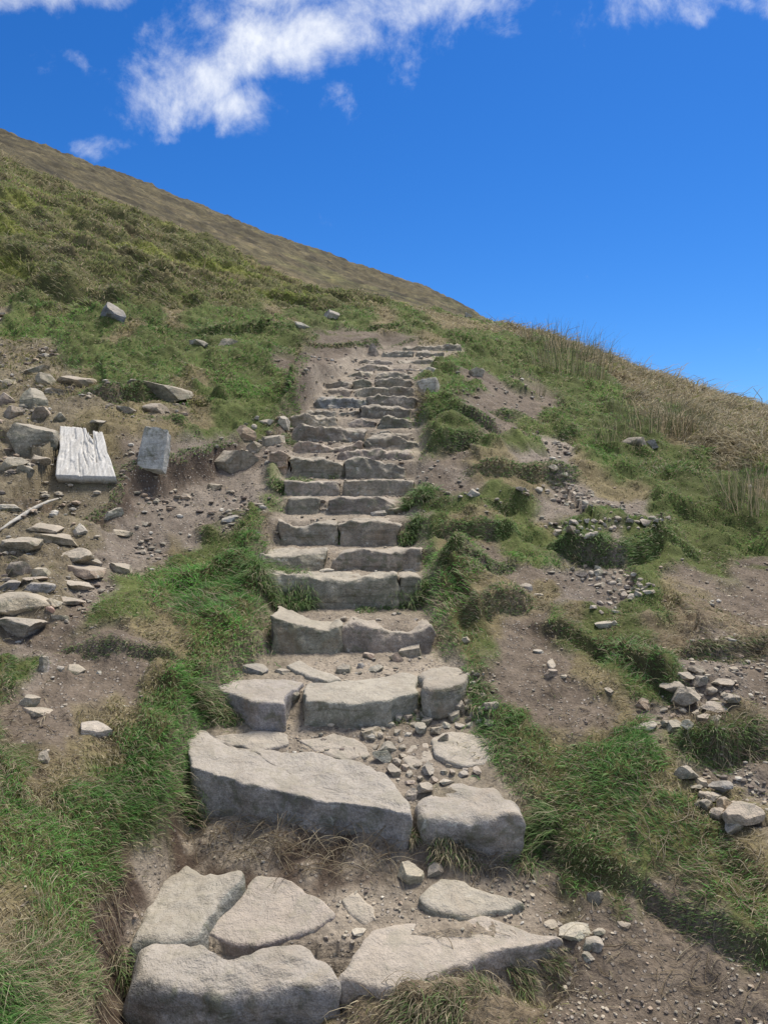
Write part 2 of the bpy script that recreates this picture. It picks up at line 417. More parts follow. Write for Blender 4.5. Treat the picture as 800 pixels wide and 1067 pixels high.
def hit(u, v):
    """where the ground shows at this spot of the photograph"""
    th, q = theta_q(u, v)
    i = min(max((th - th_main[0]) / dth, 0), NM - 1.001); i0 = int(i); f = i - i0
    prof = QG[:, i0] * (1 - f) + QG[:, i0 + 1] * f
    k = np.nonzero(prof >= q)[0]
    k = int(k[0]) if len(k) else int(np.argmax(prof))
    r = math.exp(LR[k])
    return r * math.sin(th), r * math.cos(th), r * prof[k]

# ------------------------------------------------------------------ materials
def newmat(name):
    m = bpy.data.materials.new(name); m.use_nodes = True
    nt = m.node_tree; nt.nodes.clear()
    out = nt.nodes.new('ShaderNodeOutputMaterial')
    return m, nt, out
def N(nt, t, **kw):
    nd = nt.nodes.new(t)
    for k, v in kw.items():
        if k.startswith('i_'):
            nd.inputs[k[2:].replace('_', ' ')].default_value = v
        else: setattr(nd, k, v)
    return nd
def L(nt, a, b): nt.links.new(a, b)
def mixc(nt, fac, a, b, mode='MIX'):
    m = nt.nodes.new('ShaderNodeMix'); m.data_type = 'RGBA'; m.blend_type = mode
    for sock, val in ((m.inputs[0], fac), (m.inputs[6], a), (m.inputs[7], b)):
        if hasattr(val, 'links'): nt.links.new(val, sock)
        elif isinstance(val, (int, float)): sock.default_value = val
        else: sock.default_value = (*val, 1)
    return m.outputs[2]
def ramp(nt, inp, stops):
    r = nt.nodes.new('ShaderNodeValToRGB'); nt.links.new(inp, r.inputs[0])
    els = r.color_ramp.elements
    while len(els) > 1: els.remove(els[-1])
    els[0].position = stops[0][0]; els[0].color = (*stops[0][1], 1)
    for p, c in stops[1:]:
        e = els.new(p); e.color = (*c, 1)
    return r.outputs[0]
def noise(nt, vec, scale, detail=4, rough=0.6, dist=0.0):
    t = N(nt, 'ShaderNodeTexNoise'); t.inputs['Scale'].default_value = scale; t.inputs['Detail'].default_value = detail
    t.inputs['Roughness'].default_value = rough; t.inputs['Distortion'].default_value = dist
    L(nt, vec, t.inputs['Vector']); return t.outputs['Fac']

def ground_material():
    m, nt, out = newmat('ground_cover')
    geo = N(nt, 'ShaderNodeNewGeometry'); pos = geo.outputs['Position']
    col = N(nt, 'ShaderNodeAttribute', attribute_name='cover').outputs['Color']
    n1 = noise(nt, pos, 9, 6, 0.65); n2 = noise(nt, pos, 70, 4, 0.7); n3 = noise(nt, pos, 1.3, 5, 0.6)
    c = mixc(nt, 1.0, col, ramp(nt, n1, [(0.25, (0.62, 0.60, 0.58)), (0.75, (1.35, 1.33, 1.30))]), 'MULTIPLY')
    c = mixc(nt, 1.0, c, ramp(nt, n2, [(0.25, (0.6, 0.59, 0.58)), (0.75, (1.4, 1.4, 1.4))]), 'MULTIPLY')
    c = mixc(nt, 1.0, c, ramp(nt, n3, [(0.3, (0.68, 0.66, 0.64)), (0.7, (1.25, 1.24, 1.2))]), 'MULTIPLY')
    he = N(nt, 'ShaderNodeAttribute', attribute_name='heath').outputs['Fac']
    hm_ = N(nt, 'ShaderNodeMapping'); hm_.inputs['Rotation'].default_value = (0, 0, 0.45); hm_.inputs['Scale'].default_value = (0.5, 1.3, 1.0); L(nt, pos, hm_.inputs['Vector'])
    hc = ramp(nt, noise(nt, hm_.outputs[0], 2.4, 8, 0.72, 0.4), [(0.32, (0.42, 0.44, 0.40)), (0.5, (1, 1, 1)), (0.68, (1.75, 1.6, 1.45))])
    c = mixc(nt, he, c, mixc(nt, 1.0, c, hc, 'MULTIPLY'))
    # small grit
    vor = N(nt, 'ShaderNodeTexVoronoi'); vor.inputs['Scale'].default_value = 55; L(nt, pos, vor.inputs['Vector'])
    grit = N(nt, 'ShaderNodeAttribute', attribute_name='grit').outputs['Fac']
    vc = ramp(nt, vor.outputs['Distance'], [(0.0, (1, 1, 1)), (0.28, (1, 1, 1)), (0.42, (0, 0, 0))])
    sel = ramp(nt, N(nt, 'ShaderNodeSeparateColor').outputs[0], [(0.0, (0, 0, 0))])
    sepc = N(nt, 'ShaderNodeSeparateColor'); L(nt, vor.outputs['Color'], sepc.inputs[0])
    pick = ramp(nt, sepc.outputs[0], [(0.55, (0, 0, 0)), (0.6, (1, 1, 1))])
    mm = N(nt, 'ShaderNodeMath', operation='MULTIPLY'); L(nt, vc, mm.inputs[0]); L(nt, pick, mm.inputs[1])
    m2 = N(nt, 'ShaderNodeMath', operation='MULTIPLY'); L(nt, mm.outputs[0], m2.inputs[0]); L(nt, grit, m2.inputs[1])
    stonec = ramp(nt, sepc.outputs[1], [(0.0, (0.10, 0.09, 0.08)), (0.5, (0.24, 0.21, 0.18)), (1.0, (0.40, 0.36, 0.31))])
    c = mixc(nt, m2.outputs[0], c, stonec)
    b = N(nt, 'ShaderNodeBsdfPrincipled'); b.inputs['Roughness'].default_value = 0.95; b.inputs['Specular IOR Level'].default_value = 0.15
    L(nt, c, b.inputs['Base Color'])
    hsum = N(nt, 'ShaderNodeMath', operation='ADD'); L(nt, n2, hsum.inputs[0]); L(nt, m2.outputs[0], hsum.inputs[1])
    bump = N(nt, 'ShaderNodeBump'); bump.inputs['Strength'].default_value = 0.9; bump.inputs['Distance'].default_value = 0.012
    L(nt, hsum.outputs[0], bump.inputs['Height'])
    L(nt, bump.outputs[0], b.inputs['Normal']); L(nt, b.outputs[0], out.inputs[0])
    return m

def stone_material():
    m, nt, out = newmat('gritstone')
    oi = N(nt, 'ShaderNodeObjectInfo'); geo = N(nt, 'ShaderNodeNewGeometry'); pos = geo.outputs['Position']
    n1 = noise(nt, pos, 5, 6, 0.65, 0.3); n2 = noise(nt, pos, 45, 5, 0.7); n3 = noise(nt, pos, 14, 5, 0.65, 0.5); n4 = noise(nt, pos, 170, 2, 0.6)
    base = mixc(nt, 1.0, oi.outputs['Color'], ramp(nt, n1, [(0.28, (0.50, 0.50, 0.49)), (0.5, (1.0, 1.0, 1.0)), (0.74, (1.38, 1.33, 1.25))]), 'MULTIPLY')
    base = mixc(nt, 1.0, base, ramp(nt, n2, [(0.3, (0.72, 0.71, 0.70)), (0.7, (1.22, 1.21, 1.20))]), 'MULTIPLY')
    base = mixc(nt, 1.0, base, ramp(nt, n4, [(0.32, (0.72, 0.72, 0.72)), (0.68, (1.2, 1.2, 1.2))]), 'MULTIPLY')
    # lichen and algae blotches
    al = ramp(nt, n3, [(0.50, (0, 0, 0)), (0.64, (0.7, 0.7, 0.7))])
    base = mixc(nt, al, base, (0.125, 0.13, 0.085))
    li = ramp(nt, noise(nt, pos, 23, 4, 0.6, 0.2), [(0.63, (0, 0, 0)), (0.69, (0.65, 0.65, 0.65))])
    base = mixc(nt, li, base, (0.42, 0.42, 0.37))
    bm = N(nt, 'ShaderNodeMapping'); bm.inputs['Scale'].default_value = (2.5, 2.5, 26); bm.inputs['Rotation'].default_value = (0.25, 0.1, 0); L(nt, pos, bm.inputs['Vector'])
    base = mixc(nt, 1.0, base, ramp(nt, noise(nt, bm.outputs[0], 1.3, 5, 0.65, 0.6), [(0.34, (0.66, 0.64, 0.60)), (0.48, (1, 1, 1)), (0.70, (1.15, 1.13, 1.1))]), 'MULTIPLY')
    ru = ramp(nt, noise(nt, pos, 3.1, 5, 0.7, 0.6), [(0.56, (0, 0, 0)), (0.72, (0.55, 0.55, 0.55))])
    base = mixc(nt, ru, base, (0.26, 0.19, 0.125))
    # treads worn pale by boots: trodden grit and dust lies only on level tops
    sep = N(nt, 'ShaderNodeSeparateXYZ'); L(nt, geo.outputs['Normal'], sep.inputs[0])
    dn = N(nt, 'ShaderNodeMath', operation='MULTIPLY_ADD'); L(nt, n1, dn.inputs[0]); dn.inputs[1].default_value = 0.5; L(nt, sep.outputs[2], dn.inputs[2])
    dust = ramp(nt, dn.outputs[0], [(0.84, (0, 0, 0)), (1.15, (0.62, 0.62, 0.62))])
    base = mixc(nt, dust, base, (0.375, 0.330, 0.270))
    b = N(nt, 'ShaderNodeBsdfPrincipled'); b.inputs['Roughness'].default_value = 0.9; b.inputs['Specular IOR Level'].default_value = 0.2
    L(nt, base, b.inputs['Base Color'])
    ad = N(nt, 'ShaderNodeMath', operation='MULTIPLY_ADD'); L(nt, n3, ad.inputs[0]); ad.inputs[1].default_value = 1.6; L(nt, n2, ad.inputs[2])
    bump = N(nt, 'ShaderNodeBump'); bump.inputs['Strength'].default_value = 0.85; bump.inputs['Distance'].default_value = 0.012
    L(nt, ad.outputs[0], bump.inputs['Height'])
    b2 = N(nt, 'ShaderNodeBump'); b2.inputs['Strength'].default_value = 0.5; b2.inputs['Distance'].default_value = 0.003
    L(nt, n4, b2.inputs['Height']); L(nt, bump.outputs[0], b2.inputs['Normal'])
    L(nt, b2.outputs[0], b.inputs['Normal']); L(nt, b.outputs[0], out.inputs[0])
    return m

def blade_material():
    m, nt, out = newmat('grass_blades')
    col = N(nt, 'ShaderNodeAttribute', attribute_name='tint').outputs['Color']
    d = N(nt, 'ShaderNodeBsdfPrincipled'); d.inputs['Roughness'].default_value = 0.65; d.inputs['Specular IOR Level'].default_value = 0.25
    L(nt, col, d.inputs['Base Color'])
    t = N(nt, 'ShaderNodeBsdfTranslucent'); L(nt, col, t.inputs[0])
    mx = N(nt, 'ShaderNodeMixShader'); mx.inputs[0].default_value = 0.38
    L(nt, d.outputs[0], mx.inputs[1]); L(nt, t.outputs[0], mx.inputs[2]); L(nt, mx.outputs[0], out.inputs[0])
    return m
def gravel_material():
    m, nt, out = newmat('loose_grit')
    col = N(nt, 'ShaderNodeAttribute', attribute_name='tint').outputs['Color']
    geo = N(nt, 'ShaderNodeNewGeometry')
    n2 = noise(nt, geo.outputs['Position'], 90, 4, 0.7)
    c = mixc(nt, 1.0, col, ramp(nt, n2, [(0.3, (0.7, 0.7, 0.7)), (0.7, (1.25, 1.25, 1.25))]), 'MULTIPLY')
    b = N(nt, 'ShaderNodeBsdfPrincipled'); b.inputs['Roughness'].default_value = 0.92; b.inputs['Specular IOR Level'].default_value = 0.2
    L(nt, c, b.inputs['Base Color']); L(nt, b.outputs[0], out.inputs[0]); return m
def wood_material():
    m, nt, out = newmat('weathered_wood')
    tc = N(nt, 'ShaderNodeTexCoord'); mp_ = N(nt, 'ShaderNodeMapping'); mp_.inputs['Scale'].default_value = (26, 2.2, 26)
    L(nt, tc.outputs['Object'], mp_.inputs['Vector'])
    n1 = noise(nt, mp_.outputs[0], 1.6, 6, 0.7, 0.4); n2 = noise(nt, tc.outputs['Object'], 60, 4, 0.6)
    c = ramp(nt, n1, [(0.26, (0.12, 0.10, 0.08)), (0.33, (0.46, 0.42, 0.37)), (0.42, (0.45, 0.43, 0.39)), (0.60, (0.56, 0.54, 0.50)), (0.75, (0.60, 0.58, 0.54))])
    c = mixc(nt, 1.0, c, ramp(nt, n2, [(0.3, (0.8, 0.8, 0.8)), (0.7, (1.1, 1.1, 1.1))]), 'MULTIPLY')
    b = N(nt, 'ShaderNodeBsdfPrincipled'); b.inputs['Roughness'].default_value = 0.85
    L(nt, c, b.inputs['Base Color'])
    bump = N(nt, 'ShaderNodeBump'); bump.inputs['Strength'].default_value = 0.7; bump.inputs['Distance'].default_value = 0.01
    L(nt, n1, bump.inputs['Height']); L(nt, bump.outputs[0], b.inputs['Normal']); L(nt, b.outputs[0], out.inputs[0]); return m
M_GROUND, M_STONE, M_BLADE, M_GRAVEL, M_WOOD = ground_material(), stone_material(), blade_material(), gravel_material(), wood_material()

# ------------------------------------------------------------------ mesh helpers
def np_mesh(name, verts, loops, starts, totals, mat, smooth=True, attrs=()):
    me = bpy.data.meshes.new(name)
    me.vertices.add(len(verts)); me.vertices.foreach_set('co', np.ascontiguousarray(verts, np.float32).ravel())
    me.loops.add(len(loops)); me.loops.foreach_set('vertex_index', np.ascontiguousarray(loops, np.int32))
    me.polygons.add(len(starts)); me.polygons.foreach_set('loop_start', np.ascontiguousarray(starts, np.int32))
    try: me.polygons.foreach_set('loop_total', np.ascontiguousarray(totals, np.int32))
    except Exception: pass
    me.polygons.foreach_set('use_smooth', np.full(len(starts), smooth, bool))
    for an, kind, data in attrs:
        a = me.attributes.new(an, kind, 'POINT')
        if kind == 'FLOAT_COLOR': a.data.foreach_set('color', np.ascontiguousarray(data, np.float32).ravel())
        else: a.data.foreach_set('value', np.ascontiguousarray(data, np.float32).ravel())
    me.update(calc_edges=True); me.validate()
    me.materials.append(mat)
    return me
def crisp(me, deg):
    me.set_sharp_from_angle(angle=math.radians(deg)); return me
def link(name, me, label=None, cat=None, group=None, kind=None, loc=None):
    o = bpy.data.objects.new(name, me); COL.objects.link(o)
    if loc is not None: o.location = loc
    if label: o['label'] = label
    if cat: o['category'] = cat
    if group: o['group'] = group
    if kind: o['kind'] = kind
    return o
def quads_mesh(name, verts, quads, mat, smooth=True, attrs=()):
    q = np.asarray(quads, np.int32)
    return np_mesh(name, verts, q.ravel(), np.arange(len(q)) * 4, np.full(len(q), 4), mat, smooth, attrs)

# ------------------------------------------------------------------ ground sheet
COLR = {'G': (0.085, 0.085, 0.035), 'g': (0.085, 0.105, 0.036), 'y': (0.17, 0.145, 0.085), 't': (0.165, 0.135, 0.095), 'h': (0.060, 0.058, 0.036),
        'D': (0.146, 0.122, 0.099), 'B': (0.075, 0.056, 0.044), 'R': (0.195, 0.170, 0.146), 'p': (0.255, 0.224, 0.186), 'S': (0.17, 0.148, 0.105), 's': (0.20, 0.172, 0.11),
        'H': (0.095, 0.098, 0.042), 'F': (0.068, 0.060, 0.034)}
GRIT = {'D': 0.75, 'B': 0.3, 'R': 1.0, 'p': 0.8, 'S': 0.6, 't': 0.15, 'y': 0.2}
CT_ = np.array([COLR[k] for k in KEYS]); GT_ = np.array([GRIT.get(k, 0) for k in KEYS])
colr = CW @ CT_; grit = CW @ GT_
# earth on the cut faces, peaty and darker where the turf has broken away
fe = np.clip(face * 0.8, 0, 0.8)[..., None] * (1 - 0.6 * np.clip(grassy, 0, 1))[..., None]
colr = colr * (1 - fe) + np.array((0.075, 0.055, 0.042)) * fe
tw = (sm * 0.85 * (1 - np.clip(CW[..., KI['B']], 0, 1)))[..., None]
colr = colr * (1 - tw) + CT_[KI['p']] * tw
# hillside patches: moss, heather and bleached grass
pa = sstep(0.05, 0.35, fbm2(X * 0.55 + Y * 0.2, Y * 0.9, 101, 4))[..., None] * hill[..., None]
colr = colr * (1 - pa) + np.array((0.135, 0.15, 0.040)) * pa
pb = sstep(0.05, 0.4, fbm2(X * 0.9, Y * 1.5, 131, 4))[..., None] * hill[..., None] * 0.8
colr = colr * (1 - pb) + np.array((0.120, 0.105, 0.058)) * pb
pf = sstep(-0.05, 0.3, fbm2(X * 0.05 + Y * 0.02, Y * 0.09, 151, 5))[..., None] * far[..., None] * 0.75
colr = colr * (1 - pf) + np.array((0.088, 0.090, 0.040)) * pf
pg = sstep(0.1, 0.4, fbm2(X * 0.11, Y * 0.2, 171, 5))[..., None] * far[..., None] * 0.7
colr = colr * (1 - pg) + np.array((0.105, 0.090, 0.054)) * pg
sp = (fbm2(X * 0.9, Y * 0.35, 181, 4, .65) * far)[..., None]
colr = colr * np.clip(1 + 1.1 * sp, .4, 1.7)
verts = np.stack([X, Y, Z + EYE], -1).reshape(-1, 3)
idx = np.arange(NR * NT).reshape(NR, NT)
a = idx[:-1]; b = idx[1:]
quads = np.stack([a, np.roll(a, -1, 1), np.roll(b, -1, 1), b], -1).reshape(-1, 4)
quads = quads[:, ::-1]
centre = len(verts)
verts = np.r_[verts, [[0, 0, 0.0]]]
fan = np.stack([idx[0], np.roll(idx[0], -1), np.full(NT, centre)], -1)[:, [1, 0, 2]]
loops = np.r_[quads.ravel(), fan.ravel()]
starts = np.r_[np.arange(len(quads)) * 4, len(quads) * 4 + np.arange(NT) * 3]
tot = np.r_[np.full(len(quads), 4), np.full(NT, 3)]
ca = np.c_[np.r_[colr.reshape(-1, 3), [[0.13, 0.1, 0.08]]], np.ones(len(verts))]
me = np_mesh('ground', verts, loops, starts, tot, M_GROUND, True,
             [('cover', 'FLOAT_COLOR', ca), ('grit', 'FLOAT', np.r_[grit.ravel(), 0.6]), ('heath', 'FLOAT', np.r_[(far + .5 * hill).ravel(), 0])])
if me.polygons[0].normal.z < 0: me.flip_normals()
link('ground', me, 'eroded grassy hillside climbing to a brown skyline', 'hillside', kind='structure')

# ------------------------------------------------------------------ stones
_ico = {}
def ico(n):
    if n not in _ico:
        import bmesh
        bm = bmesh.new(); bmesh.ops.create_icosphere(bm, subdivisions=n, radius=1.0)
        _ico[n] = (np.array([v.co[:] for v in bm.verts]), np.array([[v.index for v in f.verts] for f in bm.faces])); bm.free()
    return _ico[n]
def stone_mesh(name, size, seed, sub=4, facets=13, rough=0.05, flat=False, boxy=False):
    """a broken angular stone: a ball cut by random planes, then roughened; size = full extents"""
    r = np.random.default_rng(seed)
    v, f = ico(sub); v = v.copy()
    nrm = r.normal(size=(facets, 3)); nrm /= np.linalg.norm(nrm, axis=1, keepdims=True)
    if flat: nrm = np.r_[nrm, [[0.05, -0.05, 1], [0, 0.05, -1]]]; nrm /= np.linalg.norm(nrm, axis=1, keepdims=True)
    off = r.uniform(0.42, 0.80, len(nrm))
    if boxy:
        ax6 = np.r_[np.eye(3), -np.eye(3)] + r.normal(size=(6, 3)) * (0.09 if boxy == 2 else 0.30)
        nrm = np.r_[ax6, nrm[:7]]; nrm /= np.linalg.norm(nrm, axis=1, keepdims=True); off = np.r_[r.uniform(.44, .66, 6), r.uniform(.6, .82, 7) + (.14 if boxy == 2 else 0)]; flat = False
    if flat: off[-2:] = 0.55
    for _ in range(3):
        for nn, h in zip(nrm, off):
            k = np.maximum(v @ nn - h, 0); v -= (k * 0.96)[:, None] * nn
    v += v / (np.linalg.norm(v, axis=1, keepdims=True) + 1e-6) * (fbm3(v * 1.7 + seed % 97, seed, 4, 0.55) * rough * 2.2)[:, None]
    v += v * (fbm3(v * 7 + seed % 37, seed + 5, 2) * rough * 0.5)[:, None]
    lo, hi = v.min(0), v.max(0)
    v = (v - (lo + hi) / 2) / (hi - lo) * np.array(size)
    return crisp(np_mesh(name, v, f.ravel(), np.arange(len(f)) * 3, np.full(len(f), 3), M_STONE, True), 24)

def block_mesh(name, top, y, depth, seed, vb, yr=None, back=0.0, lean=0.03, rnd=0.035, rough=0.016):
    """a step stone seen from its riser: top = [(u, v)...] front top edge at distance y, vb = photo row of its foot"""
    yr = y if yr is None else yr
    us = np.array([t[0] for t in top], float); vs = np.array([t[1] for t in top], float)
    wpx = us[-1] - us[0]
    nx = int(np.clip(wpx * 0.9, 26, 120))
    s = np.linspace(0, 1, nx); s = 0.5 - 0.5 * np.cos(np.pi * s) * (0.25) + (s - 0.5) * 0.75 if True else s
    s = (s - s[0]) / (s[-1] - s[0])
    uu = us[0] + s * wpx; vv = np.interp(uu, us, vs)
    yy = y + (yr - y) * s
    P3 = np.array([at_y(a_, b_, c_) for a_, b_, c_ in zip(uu, vv, yy)])
    zb = np.array([at_y(a_, vb, c_)[2] for a_, c_ in zip(uu, yy)]) - 0.06
    wid = P3[-1, 0] - P3[0, 0]
    # cross section, front foot -> top front -> top back -> back foot
    nf, ntp = 12, 16
    rows = []
    endr = np.minimum(rnd * 1.6, wid * 0.25)
    de = np.minimum(s, 1 - s) * wid
    e = np.sqrt(np.clip(1 - (1 - np.clip(de / endr, 0, 1)) ** 2, 0, 1))       # 0 at ends -> 1
    H = P3[:, 2] - zb
    for k in range(nf):                      # up the front
        t = k / (nf - 1)
        z = zb + (H - rnd) * t
        yv = yy + lean * (t) + endr * (1 - e) * 0.9
        rows.append((P3[:, 0], yv, z))
    for k in range(1, 6):                    # round the nosing
        ang = k / 5 * math.pi / 2
        rows.append((P3[:, 0], yy + lean + rnd * (1 - math.cos(ang)) + endr * (1 - e) * 0.9, zb + H - rnd + rnd * math.sin(ang) * (0.55 + 0.45 * e)))
    for k in range(1, ntp):
        t = k / (ntp - 1)
        rows.append((P3[:, 0], yy + lean + rnd + (depth - rnd) * t + endr * (1 - e) * 0.9 * (1 - 2 * t), zb + H - rnd * 0.45 * (1 - e) + back * t - 0.02 * t * t))
    for k in range(1, 4):
        t = k / 3
        rows.append((P3[:, 0], yy + lean + depth - endr * (1 - e) * 0.9, (zb + H + back - 0.02) * (1 - t) + zb * t))
    V = np.stack([np.stack(r_, -1) for r_ in rows], 0)      # rows x nx x 3
    V[..., 2] += EYE
    nr = len(rows)
    V = V.reshape(-1, 3)
    amp = rough * min(1.0, wid / 0.35)
    off = np.stack([fbm3(V * 5 + seed, seed, 3), fbm3(V * 5 + seed + 50, seed + 3, 3), fbm3(V * 5 + seed + 90, seed + 7, 3)], -1)
    V = V + off * amp * 1.7
    off2 = np.stack([fbm3(V * 22 + seed, seed + 11, 3), fbm3(V * 22 + seed + 50, seed + 13, 3), fbm3(V * 22 + 90, seed + 17, 3)], -1)
    V = V + off2 * amp * 0.5
    idx = np.arange(nr * nx).reshape(nr, nx)
    q = np.stack([idx[:-1, :-1], idx[:-1, 1:], idx[1:, 1:], idx[1:, :-1]], -1).reshape(-1, 4)
    fl = list(q.ravel()); st = list(np.arange(len(q)) * 4); tt = [4] * len(q)
    for col_, rev in ((idx[:, 0], True), (idx[:, -1], False)):
        c = list(col_); c = c if rev is False else c[::-1]
        st.append(len(fl)); tt.append(len(c)); fl += c
    c = list(idx[0]) [::-1] + list(idx[-1]); st.append(len(fl)); tt.append(len(c)); fl += c
    cen = V.mean(0); V = V - cen
    return np_mesh(name, V, fl, st, tt, M_STONE, True), cen

def slab_mesh(name, outline, z, thick, seed, tilt=(0, 0), proud=0.006, grow=1.0, bevel=0.035, rough=0.014, batter=0.0, dome=0.0):
    """a flat slab: outline = photo pixels of its top rim on the level z (eye-relative), star-shaped from its middle"""
    uc, vc = np.mean(np.array(outline, float), 0)
    outline = [(uc + (u - uc) * grow, vc + (v - vc) * grow) for u, v in outline]
    if z is None:                                  # lie flush with the trodden ground
        hp = np.array([hit(u * .8 + uc * .2, v * .8 + vc * .2) for u, v in outline] + [hit(uc, vc)])
        co_ = np.linalg.lstsq(np.c_[hp[:, :2], np.ones(len(hp))], hp[:, 2], rcond=None)[0]
        tilt = (float(np.clip(co_[0], -.2, .2)), float(np.clip(co_[1], -.05, .3)))
        g0 = hp.mean(0); z0 = g0[2] + proud
    else:
        g0 = np.array(at_z(uc, vc, z)); z0 = z
    pw = []
    for u, v in outline:
        dx, dy, dz = ray(u, v); k = (z0 - tilt[0] * g0[0] - tilt[1] * g0[1]) / (dz - tilt[0] * dx - tilt[1] * dy)
        pw.append((dx * k, dy * k))
    pw = np.array(pw)
    z = z0 + tilt[0] * 0
    c = np.array([(pw[:, 0].min() + pw[:, 0].max()) / 2, (pw[:, 1].min() + pw[:, 1].max()) / 2]) * 0.4 + pw.mean(0) * 0.6
    seg = np.r_[pw, pw[:1]]; dl = np.r_[0, np.cumsum(np.linalg.norm(np.diff(seg, axis=0), axis=1))]
    nring = int(np.clip(dl[-1] / 0.014, 60, 260))
    t = np.linspace(0, dl[-1], nring, endpoint=False)
    ring = np.stack([np.interp(t, dl, seg[:, 0]), np.interp(t, dl, seg[:, 1])], -1)
    for _ in range(1): ring = (np.roll(ring, 1, 0) + np.roll(ring, -1, 0) + 2 * ring) / 4
    area = 0.5 * np.sum(ring[:, 0] * np.roll(ring[:, 1], -1) - np.roll(ring[:, 0], -1) * ring[:, 1])
    if area < 0: ring = ring[::-1]
    d = ring - c; rad = np.linalg.norm(d, axis=1); dn = d / rad[:, None]
    jag = fbm3(np.c_[ring * 9, np.full(len(ring), seed)], seed, 4) * 0.030
    rad = rad + jag
    layers = []
    for k in np.linspace(0.06, 1, 12): layers.append((k, None))
    V = []
    for k, _ in layers:
        rr = (rad - bevel) * k
        V.append(np.c_[c + dn * rr[:, None], np.full(len(ring), z) + dome * (1 - k * k)])
    for k in range(1, 5):
        a_ = k / 4 * math.pi / 2
        rr = rad - bevel + bevel * math.sin(a_)
        V.append(np.c_[c + dn * rr[:, None], np.full(len(ring), z - bevel * (1 - math.cos(a_)))])
    for k in range(1, 9):
        t_ = k / 8
        rr = rad + batter * t_
        V.append(np.c_[c + dn * rr[:, None], np.full(len(ring), z - bevel - (thick - bevel) * t_)])
    V = np.stack(V); nl, nn_ = V.shape[:2]
    V[..., 2] += (V[..., 0] - g0[0]) * tilt[0] + (V[..., 1] - g0[1]) * tilt[1] + EYE
    top_c = len(V.reshape(-1, 3)); V = np.r_[V.reshape(-1, 3), [[c[0], c[1], z + dome + EYE + (c[0] - g0[0]) * tilt[0] + (c[1] - g0[1]) * tilt[1]]]]
    off = np.stack([fbm3(V * 4 + seed + i * 40, seed + i, 4) for i in range(3)], -1); off[:, 2] *= 1.1
    V = V + off * rough * 1.6
    off = np.stack([fbm3(V * 20 + seed + i * 40, seed + 9 + i, 3) for i in range(3)], -1)
    V = V + off * rough * 0.5
    idx = np.arange(nl * nn_).reshape(nl, nn_)
    a_, b_ = idx[:-1], idx[1:]
    q = np.stack([a_, b_, np.roll(b_, -1, 1), np.roll(a_, -1, 1)], -1).reshape(-1, 4)
    fan = np.stack([idx[0], np.roll(idx[0], -1), np.full(nn_, top_c)], -1)
    fl = np.r_[q.ravel(), fan.ravel(), idx[-1][::-1]]
    st = np.r_[np.arange(len(q)) * 4, len(q) * 4 + np.arange(nn_) * 3, len(q) * 4 + nn_ * 3]
    tt = np.r_[np.full(len(q), 4), np.full(nn_, 3), nn_]
    cen = V.mean(0)
    return np_mesh(name, V - cen, fl, st, tt, M_STONE, True), cen

GREY = (0.315, 0.282, 0.226); TAN = (0.375, 0.325, 0.252); DARK = (0.255, 0.232, 0.185); WARM = (0.34, 0.27, 0.205); PALE = (0.44, 0.41, 0.35); BLUE = (0.26, 0.26, 0.25)
def jit(c, s=0.10):
    k = 1 + random.uniform(-s, s); return tuple(max(0.02, x * k * (1 + random.uniform(-0.035, 0.035))) for x in c)
def setcol(o, c): o.color = (*c, 1)

G_STEP = 'stones of the rough hillside steps'
def block(label, *a, col=GREY, **k):
    me, cen = block_mesh('step_stone', *a, **k)
    o = link('step_stone', me, label, 'step stone', G_STEP, loc=cen); setcol(o, jit(col, .06)); return o
def slab(label, *a, col=TAN, name='step_slab', group=G_STEP, **k):
    me, cen = slab_mesh(name, *a, **k)
    o = link(name, me, label, 'stone slab', group, loc=cen); setcol(o, jit(col, .04)); return o

# lowest landing, slabs
slab('leaning grey slab along the left edge of the lowest landing', [(140,985),(150,945),(168,918),(197,897),(224,903),(254,907),(249,921),(228,946),(209,972),(178,979),(152,981)], -1.45, 0.30, 3, grow=1.04, tilt=(0.12, 0.18), bevel=0.03, batter=0.05, rough=0.02, col=(0.28,0.27,0.245))
slab('thick grey front boulder of the lowest landing, left of the cracked slab', [(146,984),(190,977),(215,986),(240,999),(285,994),(321,983),(344,998),(350,1014),(320,1024),(240,1032),(170,1030),(140,1014)], -1.475, 0.30, 4, grow=1.04, tilt=(0, .16), bevel=0.055, batter=0.02, rough=0.026, col=(0.29,0.285,0.265), dome=0.012)
slab('flat pale slab sunk in the middle of the lowest landing', [(222,969),(245,940),(269,914),(302,919),(332,934),(347,952),(325,962),(299,971),(265,983)], None, 0.10, 5, grow=1.10, proud=.014, bevel=0.012, rough=0.008, col=(0.34,0.31,0.275))
slab('little pale slab between the middle slab and the wide right slab', [(359,939),(372,934),(386,946),(393,960),(380,964),(366,955)], None, 0.08, 6, grow=1.10, bevel=0.012, rough=0.008, col=(0.36,0.325,0.28))
slab('wide flat warm-grey slab at the right front of the lowest landing', [(358,1016),(384,976),(420,960),(470,955),(508,955),(548,969),(581,975),(536,988),(468,1006),(444,1020),(410,1032)], -1.478, 0.20, 7, grow=1.04, tilt=(0, .2), batter=-.02, bevel=0.022, rough=0.013, col=(0.35,0.315,0.275))
slab('buff slab behind the wide right slab, below two loose stones', [(434,936),(456,917),(476,915),(500,926),(547,942),(532,949),(476,951),(446,947)], None, 0.12, 8, grow=1.10, proud=.018, bevel=0.018, rough=0.012, col=(0.35,0.32,0.27))
